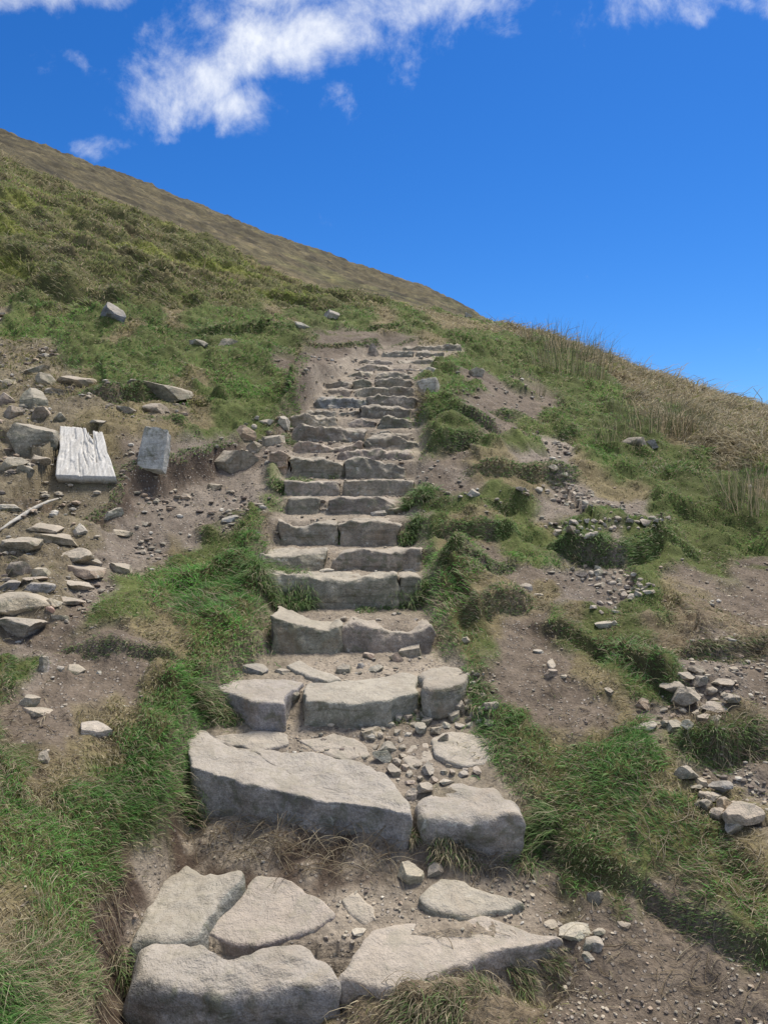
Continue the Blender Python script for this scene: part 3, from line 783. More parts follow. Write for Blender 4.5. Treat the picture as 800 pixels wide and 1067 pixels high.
# second step
slab('longest slab of the flight, pale top, above the rooty earth bank', [(192,768),(205,762),(250,776),(330,783),(380,796),(404,806),(416,826),(424,846),(400,842),(352,834),(300,822),(240,808),(200,800)], -1.195, 0.22, 9, bevel=0.014, rough=0.022, tilt=(-0.02, 0.14), col=(0.33,0.32,0.29))
slab('squat grey boulder closing the right end of the long slab', [(436,830),(452,818),(470,812),(520,817),(544,832),(546,852),(515,853),(470,852),(445,850)], -1.225, 0.24, 10, tilt=(0.06, .1), bevel=0.04, batter=-0.04, rough=0.02, col=(0.30,0.29,0.265))
slab('flat pale bedrock slab behind the left of the long slab', [(222,766),(260,762),(300,765),(302,775),(270,783),(235,776)], None, 0.08, 11, bevel=0.012, rough=0.010, col=(0.34,0.31,0.27))
slab('dusty flat slab behind the middle of the long slab', [(312,770),(345,764),(372,770),(388,786),(360,790),(330,784)], None, 0.08, 12, bevel=0.012, rough=0.010, col=(0.34,0.305,0.26))
slab('cracked pale slab at the right of the rubble tread', [(448,770),(475,762),(505,764),(520,778),(508,794),(480,799),(455,790)], None, 0.08, 13, bevel=0.012, rough=0.014, col=(0.36,0.335,0.295))
slab('pinkish flat slab among the rubble, left of the cracked slab', [(420,786),(428,774),(446,772),(452,786),(446,799),(428,800)], None, 0.07, 14, bevel=0.012, rough=0.010, col=(0.35,0.295,0.25))
# third step
slab('blue-grey wedge slab at the left end of the third step', [(217,709),(260,708),(316,710),(312,718),(296,724),(295,733),(262,732),(238,722)], -1.02, 0.15, 15, tilt=(0,.06), bevel=0.014, rough=0.012, col=BLUE)
slab('broad pale slab with straight nosing, middle of the third step', [(322,711),(345,712),(390,708),(420,700),(434,706),(436,722),(400,730),(350,731),(316,729)], -1.012, 0.14, 16, tilt=(0,.06), bevel=0.014, rough=0.014, col=(0.35,0.325,0.28))
slab('rounded rough boulder at the right end of the third step', [(438,702),(450,694),(475,694),(489,702),(480,714),(460,718),(440,716)], -0.985, 0.14, 17, bevel=0.022, rough=0.018, col=(0.33,0.305,0.265))
slab('long tan flagstone lying behind the third step', [(297,691),(312,688),(340,700),(357,707),(340,710),(316,702)], None, 0.06, 18, proud=.02, bevel=0.015, rough=0.008, col=(0.35,0.32,0.275))
# risers: label, front top edge, distance, depth, seed, foot row
B = [
 ('left stone of the fourth step, its top dipping to the right', [(283,641),(295,648),(320,656),(340,659),(354,655)], 3.88, .32, 20, 681, GREY),
 ('right stone of the fourth step with a bulging right end', [(356,660),(368,653),(390,655),(410,661),(430,659),(446,652),(452,660)], 3.88, .34, 21, 680, GREY),
 ('long main block of the fifth step with turf at its foot', [(272,597),(300,599),(330,601),(370,605),(400,603),(415,602)], 4.45, .36, 22, 642, GREY),
 ('small end block at the right of the fifth step', [(416,602),(428,600),(440,603)], 4.46, .30, 23, 638, DARK),
 ('left block of the sixth step with a clean pale top', [(271,576),(300,578),(325,577),(340,575)], 4.83, .38, 24, 598, GREY),
 ('right block of the sixth step with a rounded left shoulder', [(347,585),(356,577),(380,575),(410,576),(440,573)], 4.85, .36, 25, 600, GREY),
 ('left block of the seventh step with a notched top', [(288,541),(300,545),(312,549),(330,544),(352,547)], 5.25, .34, 26, 572, DARK),
 ('right block of the seventh step beside the dark hollow', [(354,545),(368,541),(385,541),(402,543),(416,546)], 5.25, .34, 27, 571, DARK),
 ('left block of the eighth step, left of the pebble-filled gap', [(300,520),(315,519),(333,519)], 5.6, .32, 28, 537, DARK),
 ('right block of the eighth step with a humped top', [(341,521),(356,519),(380,518),(400,519),(414,526)], 5.6, .32, 29, 538, DARK),
 ('left block of the ninth step by a small turf cushion', [(297,499),(312,501),(335,502),(354,503)], 5.95, .32, 30, 519, GREY),
 ('right block of the ninth step, square faced', [(357,503),(372,501),(400,500),(432,501)], 5.95, .32, 31, 519, GREY),
 ('left block of the tenth step, above the ninth with a grass tuft on it', [(303,475),(320,477),(340,479),(357,482)], 6.3, .30, 32, 500, GREY),
 ('dark right block of the tenth step', [(360,482),(375,480),(400,480),(412,483),(422,488)], 6.3, .30, 33, 500, DARK),
 ('rough leaning block left of the tenth step', [(280,472),(290,469),(300,474)], 6.32, .26, 34, 492, WARM),
 ('wide low block of the eleventh step', [(350,474),(365,470),(385,471),(400,469),(418,471),(436,476)], 6.6, .26, 35, 481, GREY),
 ('long pale block left of the twelfth step', [(306,463),(320,462),(345,465),(378,463)], 6.78, .30, 36, 474, TAN),
 ('big humped block right of the twelfth step', [(378,464),(386,457),(402,452),(418,455),(432,458),(440,460)], 6.88, .30, 37, 471, DARK),
 ('long left block of the thirteenth step with a grass tuft on its face', [(304,447),(314,442),(340,444),(362,448),(382,449)], 7.12, .30, 38, 463, DARK),
 ('low right block of the thirteenth step', [(374,450),(395,448),(415,448),(433,449)], 7.2, .28, 39, 456, GREY),
 ('left block of the fourteenth step', [(303,436),(320,432),(338,433),(352,437)], 7.45, .26, 40, 445, GREY),
 ('small middle block of the fourteenth step', [(352,440),(362,437),(380,437),(392,439)], 7.45, .26, 41, 446, GREY),
 ('right block of the fourteenth step', [(394,436),(402,433),(415,436),(433,436)], 7.45, .26, 42, 447, DARK),
 ('left block of the fifteenth step', [(316,428),(335,426),(355,427),(374,426)], 7.75, .26, 43, 434, GREY),
 ('right block of the fifteenth step', [(374,425),(395,424),(415,424),(430,425)], 7.75, .26, 44, 437, DARK),
 ('left block of the sixteenth step', [(326,416),(340,413),(360,416),(379,416)], 8.05, .26, 45, 427, BLUE),
 ('right block of the sixteenth step', [(380,415),(395,412),(412,414),(433,415)], 8.05, .26, 46, 424, GREY),
 ('left block of the seventeenth step', [(340,407),(352,405),(368,406)], 8.35, .26, 47, 414, GREY),
 ('middle block of the seventeenth step', [(368,405),(385,405),(405,406)], 8.36, .26, 48, 414, GREY),
 ('right block of the seventeenth step, taller than its neighbours', [(406,403),(418,400),(433,403)], 8.32, .26, 49, 414, DARK),
 ('left block of the eighteenth step', [(340,397),(353,395),(367,398)], 8.65, .26, 50, 406, DARK),
 ('middle block of the eighteenth step', [(368,398),(378,397),(388,398)], 8.66, .26, 51, 405, DARK),
 ('right block of the eighteenth step', [(389,398),(400,396),(415,396),(428,398)], 8.65, .26, 52, 406, GREY),
 ('left block of the nineteenth step', [(357,390),(372,387),(390,388)], 9.1, .3, 53, 395, TAN),
 ('right block of the nineteenth step', [(392,389),(410,388),(432,389)], 9.1, .3, 54, 395, GREY),
 ('long block of the twentieth step', [(372,384),(390,381),(410,381),(440,383)], 9.5, .3, 55, 387, TAN),
 ('left block of the twenty-first step near the top', [(376,377),(395,375),(412,376)], 10.0, .3, 56, 380, GREY),
 ('right block of the twenty-first step near the top', [(414,376),(435,374),(455,376)], 10.0, .3, 57, 380, TAN),
 ('left block of the second highest step', [(396,368),(410,366),(430,367)], 10.6, .35, 58, 373, GREY),
 ('right block of the second highest step', [(432,367),(446,365),(464,366)], 10.6, .35, 59, 373, DARK),
 ('highest step stone, under the turf at the top of the flight', [(420,362),(445,360),(480,359)], 11.2, .4, 60, 366, GREY),
 ('flat grey stone edging the upper steps on the right', [(438,387),(448,383),(457,386)], 9.2, .5, 61, 392, PALE),
]
for lab, top, y, dep, sd, vb, c in B:
    yw = (random.uniform(-.07, .07), random.uniform(-.07, .07)) if y > 6.4 else (random.uniform(-.025, .025), random.uniform(-.025, .025))
    block(lab, top, y + yw[0], dep, sd, vb, yr=y + yw[1], col=c, rough=0.026 if y < 6 else 0.042, rnd=0.02 if y < 6 else 0.026)

# ------------------------------------------------------------------ single stones: (u, v of its middle, width px, height px, colour, shape, label)
G_SCREE = 'stones of the left scree'
def put_stone(u, v, w, h, c, label, group, name='stone', sub=4, flat=False, deep=0.75, sink=0.5, seed=None, tilt=None, cat='stone', facets=13, boxy=None):
    sd = seed if seed is not None else int(u * 7 + v * 13)
    r = random.Random(sd)
    x, y, z = hit(u, v + h * 0.38)
    dist = math.hypot(x, y); px = dist / F
    W_, H_ = w * px, h * px
    el = math.atan2(-z, y) + 0.18
    D_ = W_ * deep
    Hh = max(H_ - D_ * math.sin(el) * 0.55, H_ * 0.45)
    if flat and h > w: D_ = H_ * 1.9; Hh = W_ * 0.5
    size = (W_ * 1.06, D_, Hh * (1 + sink))
    me = stone_mesh(name, size, sd, sub, facets, 0.05, flat, (sd % 5 == 0) if boxy is None else boxy)
    zc = height([x], [y + D_ * 0.35])[0]
    zz = max(z, min(zc, z + Hh * .3)) + size[2] * (0.5 - sink)
    o = link(name, me, label, cat, group, loc=(x, y + D_ * 0.35, zz + EYE))
    nn = normal(np.array([x]), np.array([y]), 0.08)[0]
    ax = tilt if tilt is not None else (max(-.35, min(.35, -nn[1] * 0.6)), max(-.35, min(.35, nn[0] * .5)))
    o.rotation_euler = (-ax[0] * 0 + (0.5 * -nn[1] * -1 * 0.4), 0.3 * nn[0], r.uniform(-0.3, 0.3)) if tilt is None else (tilt[0], tilt[1], tilt[2])
    setcol(o, jit(c, .05)); return o

ST = [
 # beside and on the lowest landing
 (428,914,27,29,TAN,0,'larger of two pale stones sitting at the back of the lowest landing'),
 (453,909,18,18,GREY,0,'smaller dark stone with a rusty spot beside the pale stone on the lowest landing'),
 (622,938,18,17,DARK,0,'single dark round stone on bare earth right of the lowest landing'),
 (600,974,33,18,PALE,1,'white block of stone at the right tip of the wide landing slab'),
 (617,987,22,16,PALE,0,'small white stone propped against the white block'),
 (613,1001,15,10,PALE,0,'small white chip below the white block, nearest the photo bottom'),
 (625,976,13,9,TAN,0,'tan pebble right of the white block'),
 (574,966,18,9,TAN,0,'tan pebble on the right tip of the wide landing slab'),
 (374,974,15,9,PALE,0,'pale pebble between the middle slab and the wide right slab'),
 (650,966,14,9,WARM,1,'brown stone half buried in the earth right of the white block'),
 (275,845,13,11,TAN,0,'round tan pebble under the front of the long slab'),
 (316,862,11,10,TAN,0,'small tan pebble under the middle of the long slab'),
 (230,843,17,6,PALE,1,'flat white chip under the left end of the long slab'),
 # on the second and third treads
 (428,678,25,19,TAN,0,'large angular tan stone leaning on the right end of the fourth step'),
 (414,685,15,13,WARM,0,'rusty stone left of the angular tan stone'),
 (390,696,18,12,PALE,0,'pale cube-like stone on the third tread'),
 (358,697,17,13,GREY,0,'grey stone behind the long tan flagstone'),
 (384,685,13,8,WARM,0,'flat orange-tan stone at the foot of the fourth step'),
 (265,696,26,16,BLUE,0,'blue-grey stone in the grass at the left of the third tread'),
 (292,699,20,9,GREY,1,'flat grey stone right of the blue-grey stone'),
 (303,727,18,17,TAN,0,'stone wedged in the gap between the two third step slabs'),
 (340,594,15,6,PALE,1,'little pale stone in the joint of the sixth step'),
 (428,594,20,6,PALE,1,'flat pale stone lying on the right end of the fifth step'),
 (394,534,16,8,PALE,0,'pale stone at the foot of the eighth step on the right'),
 (410,533,20,9,TAN,0,'tan stone right of the pale one at the foot of the eighth step'),
 (488,736-8,10,8,WARM,0,'brown pebble right of the rounded third step boulder'),
 (484,667,11,8,TAN,0,'tan pebble in the earth right of the fourth step'),
 (461,771,12,16,GREY,0,'grey upright stone in the rubble on the second tread'),
 (387,765,22,15,TAN,0,'biggest rounded tan stone in the rubble on the second tread'),
 (477,741,17,18,GREY,0,'tallest block in the rubble by the right end of the third step'),
 (497,745,16,9,GREY,1,'flat grey stone right of the tallest rubble block'),
 (489,734,13,8,GREY,1,'flat stone behind the tallest rubble block'),
 (464,787,14,9,(0.42,0.29,0.17),0,'orange-tan stone in the rubble of the second tread'),
 (428,829,15,17,TAN,0,'pale stone jammed between the long slab and the squat boulder'),
 # left of the flight
 (97,760,31,19,PALE,0,'whitish stone alone on the bare lower left path'),
 (76,697,19,10,(0.44,0.37,0.28),1,'flat cream stone on the left path'),
 (45,695,9,17,PALE,0,'narrow upright pale stone near the cream stone'),
 (62,697,7,6,PALE,0,'tiny white pebble between the upright stone and the cream stone'),
 (103,702,5,4,PALE,0,'tiny white pebble right of the cream stone'),
 (36,742,34,12,TAN,1,'flat tan stone in the earth at the left edge, lower of two'),
 (27,732,21,14,TAN,0,'tan stone in the earth at the left edge, upper of two'),
 (44,789,13,16,GREY,0,'upright grey stone in the grass below the whitish stone'),
 (240,541,19,10,BLUE,0,'blue-grey stone at the edge of the left path'),
 (223,509,15,7,TAN,1,'flat tan stone on the left path below the large tan slab'),
 (193,519,11,7,WARM,1,'small reddish stone on the left path'),
 (241,483,48,25,TAN,1,'large tilted tan slab where the left path meets the steps'),
 (255,454,21,17,WARM,0,'brown stone above the large tilted tan slab'),
 (293,439,19,11,PALE,1,'pale flat stone left of the fourteenth step'),
 (263,468,17,13,GREY,0,'grey stone between the brown stone and the steps'),
 (283,459,26,12,TAN,1,'tan slab left of the twelfth step'),
 (291,483,18,16,WARM,0,'squared brown stone left of the tenth step foot'),
 (275,440,22,7,GREY,1,'thin grey slab under the turf bank left of the steps'),
]
for u, v, w, h, c, fl, lab in ST:
    put_stone(u, v, w, h, c, lab, 'loose stones beside the steps', flat=bool(fl), deep=0.8)
SC = [
 (34,387,24,8,TAN,1,'tan flat slab lying at the top of the left scree'),
 (5,401,16,9,TAN,1,'stone at the left edge below the top scree slab'),
 (4,417,15,13,GREY,0,'grey stone at the left edge above the weathered board'),
 (9,432,24,12,TAN,1,'flat tan stone at the left edge level with the board top'),
 (33,415,26,22,GREY,0,'upright grey scree stone above and left of the board'),
 (73,397,42,10,TAN,1,'longest thin slab in the upper scree'),
 (58,409,25,6,PALE,1,'thin pale slab below the longest scree slab'),
 (44,398,17,14,GREY,0,'blocky grey stone left of the longest scree slab'),
 (40,434,19,14,TAN,0,'tan stone just left of the board top'),
 (62,436,15,10,TAN,0,'small tan stone touching the board top corner'),
 (160,426,26,14,TAN,0,'tan boulder on the bank right of the board top'),
 (130,429,18,8,TAN,1,'flat tan stone between board and tan boulder'),
 (165,410,58,20,DARK,0,'big mossy boulder in the turf bank above the board'),
 (33,460,42,27,GREY,0,'large broken grey boulder left of the board'),
 (10,484,28,14,TAN,1,'flat tan slab at the left edge below the broken boulder'),
 (40,486,18,8,TAN,1,'small tan slab left of the board foot'),
 (24,489,14,9,GREY,0,'grey stone below the broken boulder'),
 (100,441,18,4,PALE,1,'thin pale chip behind the board top'),
 (41,551,34,11,TAN,1,'tan slab just below the white branch'),
 (20,568,44,16,TAN,1,'broad tan slab, second below the white branch'),
 (55,560,42,14,TAN,1,'long tan slab right of the broad slab'),
 (82,555,17,14,PALE,0,'squared pale stone at the right end of the long tan slab'),
 (75,577,35,18,TAN,0,'sloping tan boulder below the squared pale stone'),
 (116,537,19,13,PALE,0,'pale stone under the eroded lip below the board'),
 (80,596,42,14,WARM,1,'brownish slab with a turned down right end'),
 (74,610,31,10,PALE,1,'pale flat stone below the brownish slab'),
 (69,626,29,11,TAN,0,'tan wedge stone beside the turf edge'),
 (54,630,13,11,TAN,0,'small tan stone left of the tan wedge'),
 (40,597,17,12,TAN,0,'small tan block left of the brownish slab'),
 (15,593,22,19,GREY,0,'grey boulder at the left edge above the slate-grey block'),
 (35,612,33,12,BLUE,1,'slate-grey flat block in the lower scree'),
 (8,612,20,11,BLUE,1,'slate-grey block at the left edge beside its twin'),
 (25,633,55,29,TAN,0,'largest pale boulder of the lower scree'),
 (13,653,46,22,GREY,1,'low grey slab at the left edge under the largest pale boulder'),
 (122,592,26,12,TAN,0,'tan stone by the little turf cushion on the left path'),
 (95,587,17,8,TAN,1,'flat tan stone between the scree and the turf cushion'),
 (10,529,24,8,PALE,1,'pale slab at the left edge above the white branch'),
 (125,556,20,8,TAN,1,'flat tan stone at the scree edge below the eroded lip'),
 (51,638,9,6,(0.45,0.30,0.24),0,'small pink stone by the largest pale boulder'),
 (33,604,23,5,TAN,1,'thin slab lying on the slate-grey block'),
 (150,546,13,5,TAN,1,'thin tan chip on the left path'),
 (60,645,16,8,GREY,1,'grey chip at the lower end of the scree'),
 (115,326,27,21,(0.20,0.21,0.21),0,'dark grey boulder standing in the upper grass slope'),
 (345,330,16,8,PALE,1,'pale slab high on the grass above the gully'),
 (238,358,22,7,TAN,1,'flat tan stone on the upper left terrace'),
 (205,357,20,6,GREY,1,'grey flat stone left of the tan terrace stone'),
 (312,341,20,6,PALE,1,'pale flat stone at the foot of the grass slope'),
 (390,366,12,16,GREY,0,'pointed grey rock standing in the sandy gully above the steps'),
 (665,461,28,9,TAN,1,'low tan outcrop in the rush field on the right'),
 (679,464,13,8,BLUE,0,'small grey stone beside the tan outcrop on the right'),
 (488,328,7,7,PALE,0,'tiny pale marker stone near the skyline above the steps'),
 (497,388,16,10,PALE,1,'pale stone on the turf right of the upper steps') ,
 (447,400,22,14,PALE,1,'white slab stepping up right of the seventeenth step'),
 (493,514,13,10,PALE,0,'pale stone on the sandy shelf right of the eighth step'),
 (631,651,22,10,PALE,1,'pale flat stone on the turf above the bare bowl'),
 (562,679,13,6,PALE,1,'pale chip in the bare bowl under its left turf rim'),
 (577,690,9,20,TAN,1,'long tan stone lying up the bare bowl'),
 (574,703,15,11,TAN,1,'tan stone just below the long one in the bare bowl'),
 (586,706,9,4,TAN,1,'small chip right of the tan stones in the bare bowl'),
 (636,723,7,12,TAN,1,'narrow tan stone on the right side of the bare bowl'),
 (675,758,25,11,PALE,1,'white slab at the lower right rim of the bare bowl'),
 (673,737,20,14,WARM,0,'brown stone under the hanging turf beside the bare bowl'),
 (548,611,15,10,PALE,0,'pale stone below the turf block right of the fifth step'),
 (561,620,12,4,PALE,1,'thin pale chip below the turf block right of the fifth step'),
]
for u, v, w, h, c, fl, lab in SC:
    put_stone(u, v, w, h, c, lab, G_SCREE if u < 200 else 'stones scattered on the slope', flat=bool(fl), deep=0.9)
put_stone(160,481,29,40,(0.46,0.455,0.44),'upright grey stone on the bank right of the weathered board','stones scattered on the slope', deep=0.35, facets=9, sink=0.2, boxy=2, tilt=(-0.25,0.14,0.1), seed=4242)

GU = [(727,700,17,11,TAN,0),(714,711,19,13,GREY,0),(730,714,17,14,GREY,0),(755,717,21,11,TAN,0),(717,733,28,25,GREY,0),(764,727,15,10,TAN,0),
      (765,732,14,10,GREY,0),(753,739,26,13,TAN,0),(735,750,14,9,WARM,0),(747,750,11,9,PALE,0),(705,760,18,17,GREY,0),(693,757,9,9,GREY,0),
      (717,765,13,11,PALE,0),(702,723,22,15,DARK,0),(742,726,13,10,GREY,0),(745,733,10,7,TAN,0),(736,738,12,8,GREY,0),(726,745,9,7,DARK,0)]
for k, (u, v, w, h, c, fl) in enumerate(GU):
    lab = {4: 'biggest grey boulder in the upper gully rubble on the right', 3: 'flat tan stone at the top right of the upper gully rubble', 7: 'long tan boulder at the right of the upper gully rubble',
           10: 'grey stone at the lower left of the upper gully rubble', 13: 'dark stone half under the hanging turf beside the gully', 0: 'topmost tan stone of the upper gully rubble'}.get(k, 'small mixed stone in the upper gully rubble between two dry turf clods')
    put_stone(u, v, w, h, c, lab, 'rubble in the right gully', deep=0.9, sink=.15)
GL = [(718,810,24,20,GREY,'wedge-shaped grey stone at the head of the lower gully rubble'),(733,818,13,10,TAN,0),(726,822,11,8,TAN,0),(754,825,19,17,BLUE,'blue-grey angular stone at the back of the lower gully rubble'),
      (757,840,15,16,(0.42,0.32,0.22),'orange-tan squared stone in the lower gully rubble'),(745,835,15,10,GREY,0),(737,843,11,12,DARK,0),(749,850,14,13,TAN,0),
      (779,855,37,28,TAN,'largest tan boulder at the foot of the lower gully rubble'),(766,863,19,18,GREY,'grey boulder against the left of the largest tan boulder'),(770,840,15,9,WARM,0),(736,831,13,9,TAN,0),(729,839,10,8,DARK,0)]
for u, v, w, h, c, lab in GL:
    put_stone(u, v, w, h, c, lab or 'small stone in the lower gully rubble under the dry turf clod', 'rubble in the right gully', deep=0.9, sink=.15)

# rubble fields: copies of a few broken stones
PROTO = [stone_mesh('rubble_stone', (1, random.uniform(.65, 1), random.uniform(.45, .75)), 900 + i, 3, 11, 0.06, i % 3 == 0, i % 4 == 1) for i in range(16)]
def inside(u, v, poly):
    c = False; n_ = len(poly); j = n_ - 1
    for i in range(n_):
        if (poly[i][1] > v) != (poly[j][1] > v) and u < (poly[j][0] - poly[i][0]) * (v - poly[i][1]) / (poly[j][1] - poly[i][1]) + poly[i][0]: c = not c
        j = i
    return c
proto_obj = {}
def rubble(poly, count, smin, smax, label, group, cols, seed):
    r = random.Random(seed); placed = []
    us = [p[0] for p in poly]; vs = [p[1] for p in poly]
    tries = 0
    while len(placed) < count and tries < count * 40:
        tries += 1
        u, v = r.uniform(min(us), max(us)), r.uniform(min(vs), max(vs))
        if not inside(u, v, poly): continue
        s = smin + (smax - smin) * r.random() ** 1.7
        if any(math.hypot(u - a_, (v - b_) * 1.5) < (s + c_) * 0.42 for a_, b_, c_ in placed): continue
        placed.append((u, v, s))
        x, y, z = hit(u, v)
        W_ = s * math.hypot(x, y) / F
        k = r.randrange(len(PROTO))
        if k in proto_obj: o = proto_obj[k].copy(); COL.objects.link(o)
        else: o = proto_obj[k] = link('rubble_stone', PROTO[k])
        o['label'] = label; o['category'] = 'rubble stone'; o['group'] = group
        o.location = (x, y, z + EYE + W_ * 0.07)
        o.rotation_euler = (r.uniform(-.35, .35), r.uniform(-.35, .35), r.uniform(0, 6.28)); o.scale = (W_ * r.uniform(.85, 1.15), W_ * r.uniform(.85, 1.1), W_ * r.uniform(.8, 1.2))
        setcol(o, jit(r.choice(cols), .16))
MIX = [TAN, TAN, GREY, PALE, PALE, WARM, GREY]
LITE = [TAN, PALE, PALE, (0.46, 0.41, 0.34), (0.38, 0.34, 0.29)]
rubble([(372,752),(400,745),(470,735),(512,738),(512,758),(460,762),(445,772),(420,772),(420,798),(470,800),(500,806),(440,826),(424,824),(405,800),(390,782)], 58, 8, 20,
       'small loose stone in the rubble behind the longest slab', 'rubble on the second tread', MIX, 1)
rubble([(566,548),(600,543),(660,541),(700,541),(692,550),(640,556),(600,562),(572,558)], 46, 4, 13, 'pale broken stone in the rubble strip on top of the dark turf ledge', 'rubble strip above the turf ledge', LITE, 2)
rubble([(592,594),(622,592),(650,600),(690,612),(668,626),(640,622),(605,606)], 44, 5, 13, 'pale broken stone in the rubble below the dark turf ledge', 'rubble below the turf ledge', LITE, 3)
rubble([(620,615),(650,624),(645,652),(628,655),(615,635)], 12, 4, 9, 'small stone trailing down from the rubble below the turf ledge', 'rubble below the turf ledge', LITE, 4)
rubble([(575,488),(592,492),(596,506),(622,518),(618,532),(585,528),(560,516),(535,514),(572,506)], 44, 4, 10, 'small pale stone in the rubble of the middle right terrace', 'rubble of the middle terrace', LITE, 5)
rubble([(472,515),(560,508),(575,518),(520,528),(470,530)], 14, 3, 7, 'little stone on the sandy shelf right of the eighth step', 'stones on the sandy shelf', LITE, 6)
rubble([(470,700),(505,705),(505,735),(490,738),(488,716)], 12, 5, 11, 'loose stone in the earth at the right end of the third step', 'stones right of the third step', MIX, 7)
rubble([(335,690),(440,684),(440,696),(400,704),(360,704)], 8, 4, 8, 'small stone on the third tread below the fourth step', 'stones on the third tread', MIX, 8)
rubble([(330,985),(350,970),(380,972),(362,1000),(348,1006)], 8, 4, 9, 'pebble in the joint between the front boulder and the wide landing slab', 'pebbles on the lowest landing', MIX, 9)
rubble([(555,955),(590,960),(640,985),(630,1000),(590,985)], 7, 4, 9, 'pebble on the earth around the white block', 'pebbles by the white block', MIX, 10)
rubble([(260,430),(320,445),(300,470),(262,475),(250,450)], 12, 4, 10, 'small stone in the litter left of the upper steps', 'litter left of the upper steps', MIX, 11)
rubble([(333,523),(341,523),(341,537),(334,537)], 5, 4, 6, 'pebble filling the gap in the eighth step', 'pebbles in the eighth step', MIX, 12)
rubble([(345,640),(445,636),(440,650),(360,652)], 8, 4, 11, 'flat stone set in the earth on top of the fourth step', 'stones on the fourth tread', LITE, 13)

rubble([(345,400),(436,400),(462,362),(410,364),(380,378)], 13, 3, 8, 'small broken stone on the worn upper steps', 'rubble on the upper steps', LITE, 14)
# ------------------------------------------------------------------ loose grit too many to count
def in_view_samples(count, r0, r1, power=1.0):
    count = int(count * 1.2); th = rng.uniform(-0.74, 0.74, count)
    t = rng.random(count) ** power
    lr = math.log(r0) + (math.log(r1) - math.log(r0)) * t
    r = np.exp(lr); return r * np.sin(th), r * np.cos(th), r
def scatter_grit(count):
    x, y, r = in_view_samples(count, 1.5, 11, 1.2)
    w = cover(x, y)
    p = 0.55 * w[:, KI['D']] + 1.0 * w[:, KI['R']] + 0.5 * w[:, KI['p']] + 1.3 * w[:, KI['S']] + 0.12 * w[:, KI['y']] + .1 * w[:, KI['t']]
    clump = 1.6 * sstep(-0.1, 0.5, fbm2(x * 2.6, y * 2.6, 202, 4)) + 0.08
    keep = rng.random(len(x)) < p * clump
    x, y, r, w = x[keep], y[keep], r[keep], w[keep]; n_ = len(x)
    size = r * (0.0010 + 0.0040 * rng.random(n_) ** 3.2) * (1 + .5 * w[:, KI['R']] + .5 * w[:, KI['S']])
    v, f = ico(2) if False else ico(1)
    base = []
    for k in range(10):
        g = np.random.default_rng(k); vv = v.copy()
        for _ in range(7):
            nn = g.normal(size=3); nn /= np.linalg.norm(nn); kk = np.maximum(vv @ nn - g.uniform(.45, .8), 0); vv -= kk[:, None] * nn
        vv *= np.array([1, g.uniform(.6, 1), g.uniform(.4, .7)]); base.append(vv)
    base = np.array(base)
    bi = rng.integers(0, 10, n_); a_ = rng.uniform(0, 6.28, n_)
    V = base[bi] * size[:, None, None]
    c_, s_ = np.cos(a_)[:, None], np.sin(a_)[:, None]
    VX = V[..., 0] * c_ - V[..., 1] * s_; VY = V[..., 0] * s_ + V[..., 1] * c_
    z = height(x, y)
    V = np.stack([VX + x[:, None], VY + y[:, None], V[..., 2] + (z + EYE + size * 0.25)[:, None]], -1).reshape(-1, 3)
    nv = v.shape[0]
    Fc = (f[None] + (np.arange(n_) * nv)[:, None, None]).reshape(-1)
    cols = np.array([TAN, GREY, PALE, WARM, DARK, (0.2, .17, .14), (0.16, .13, .11)])
    cc = cols[rng.choice(7, n_, p=[.2, .17, .08, .15, .15, .15, .10])] * rng.uniform(.75, 1.15, (n_, 1))
    cc = np.repeat(np.c_[cc, np.ones(n_)], nv, 0)
    me = np_mesh('gravel', V, Fc, np.arange(n_ * len(f)) * 3, np.full(n_ * len(f), 3), M_GRAVEL, False, [('tint', 'FLOAT_COLOR', cc)])
    link('gravel', me, 'fine grit and chippings strewn over the bare earth', 'gravel', kind='stuff')
scatter_grit(52000)

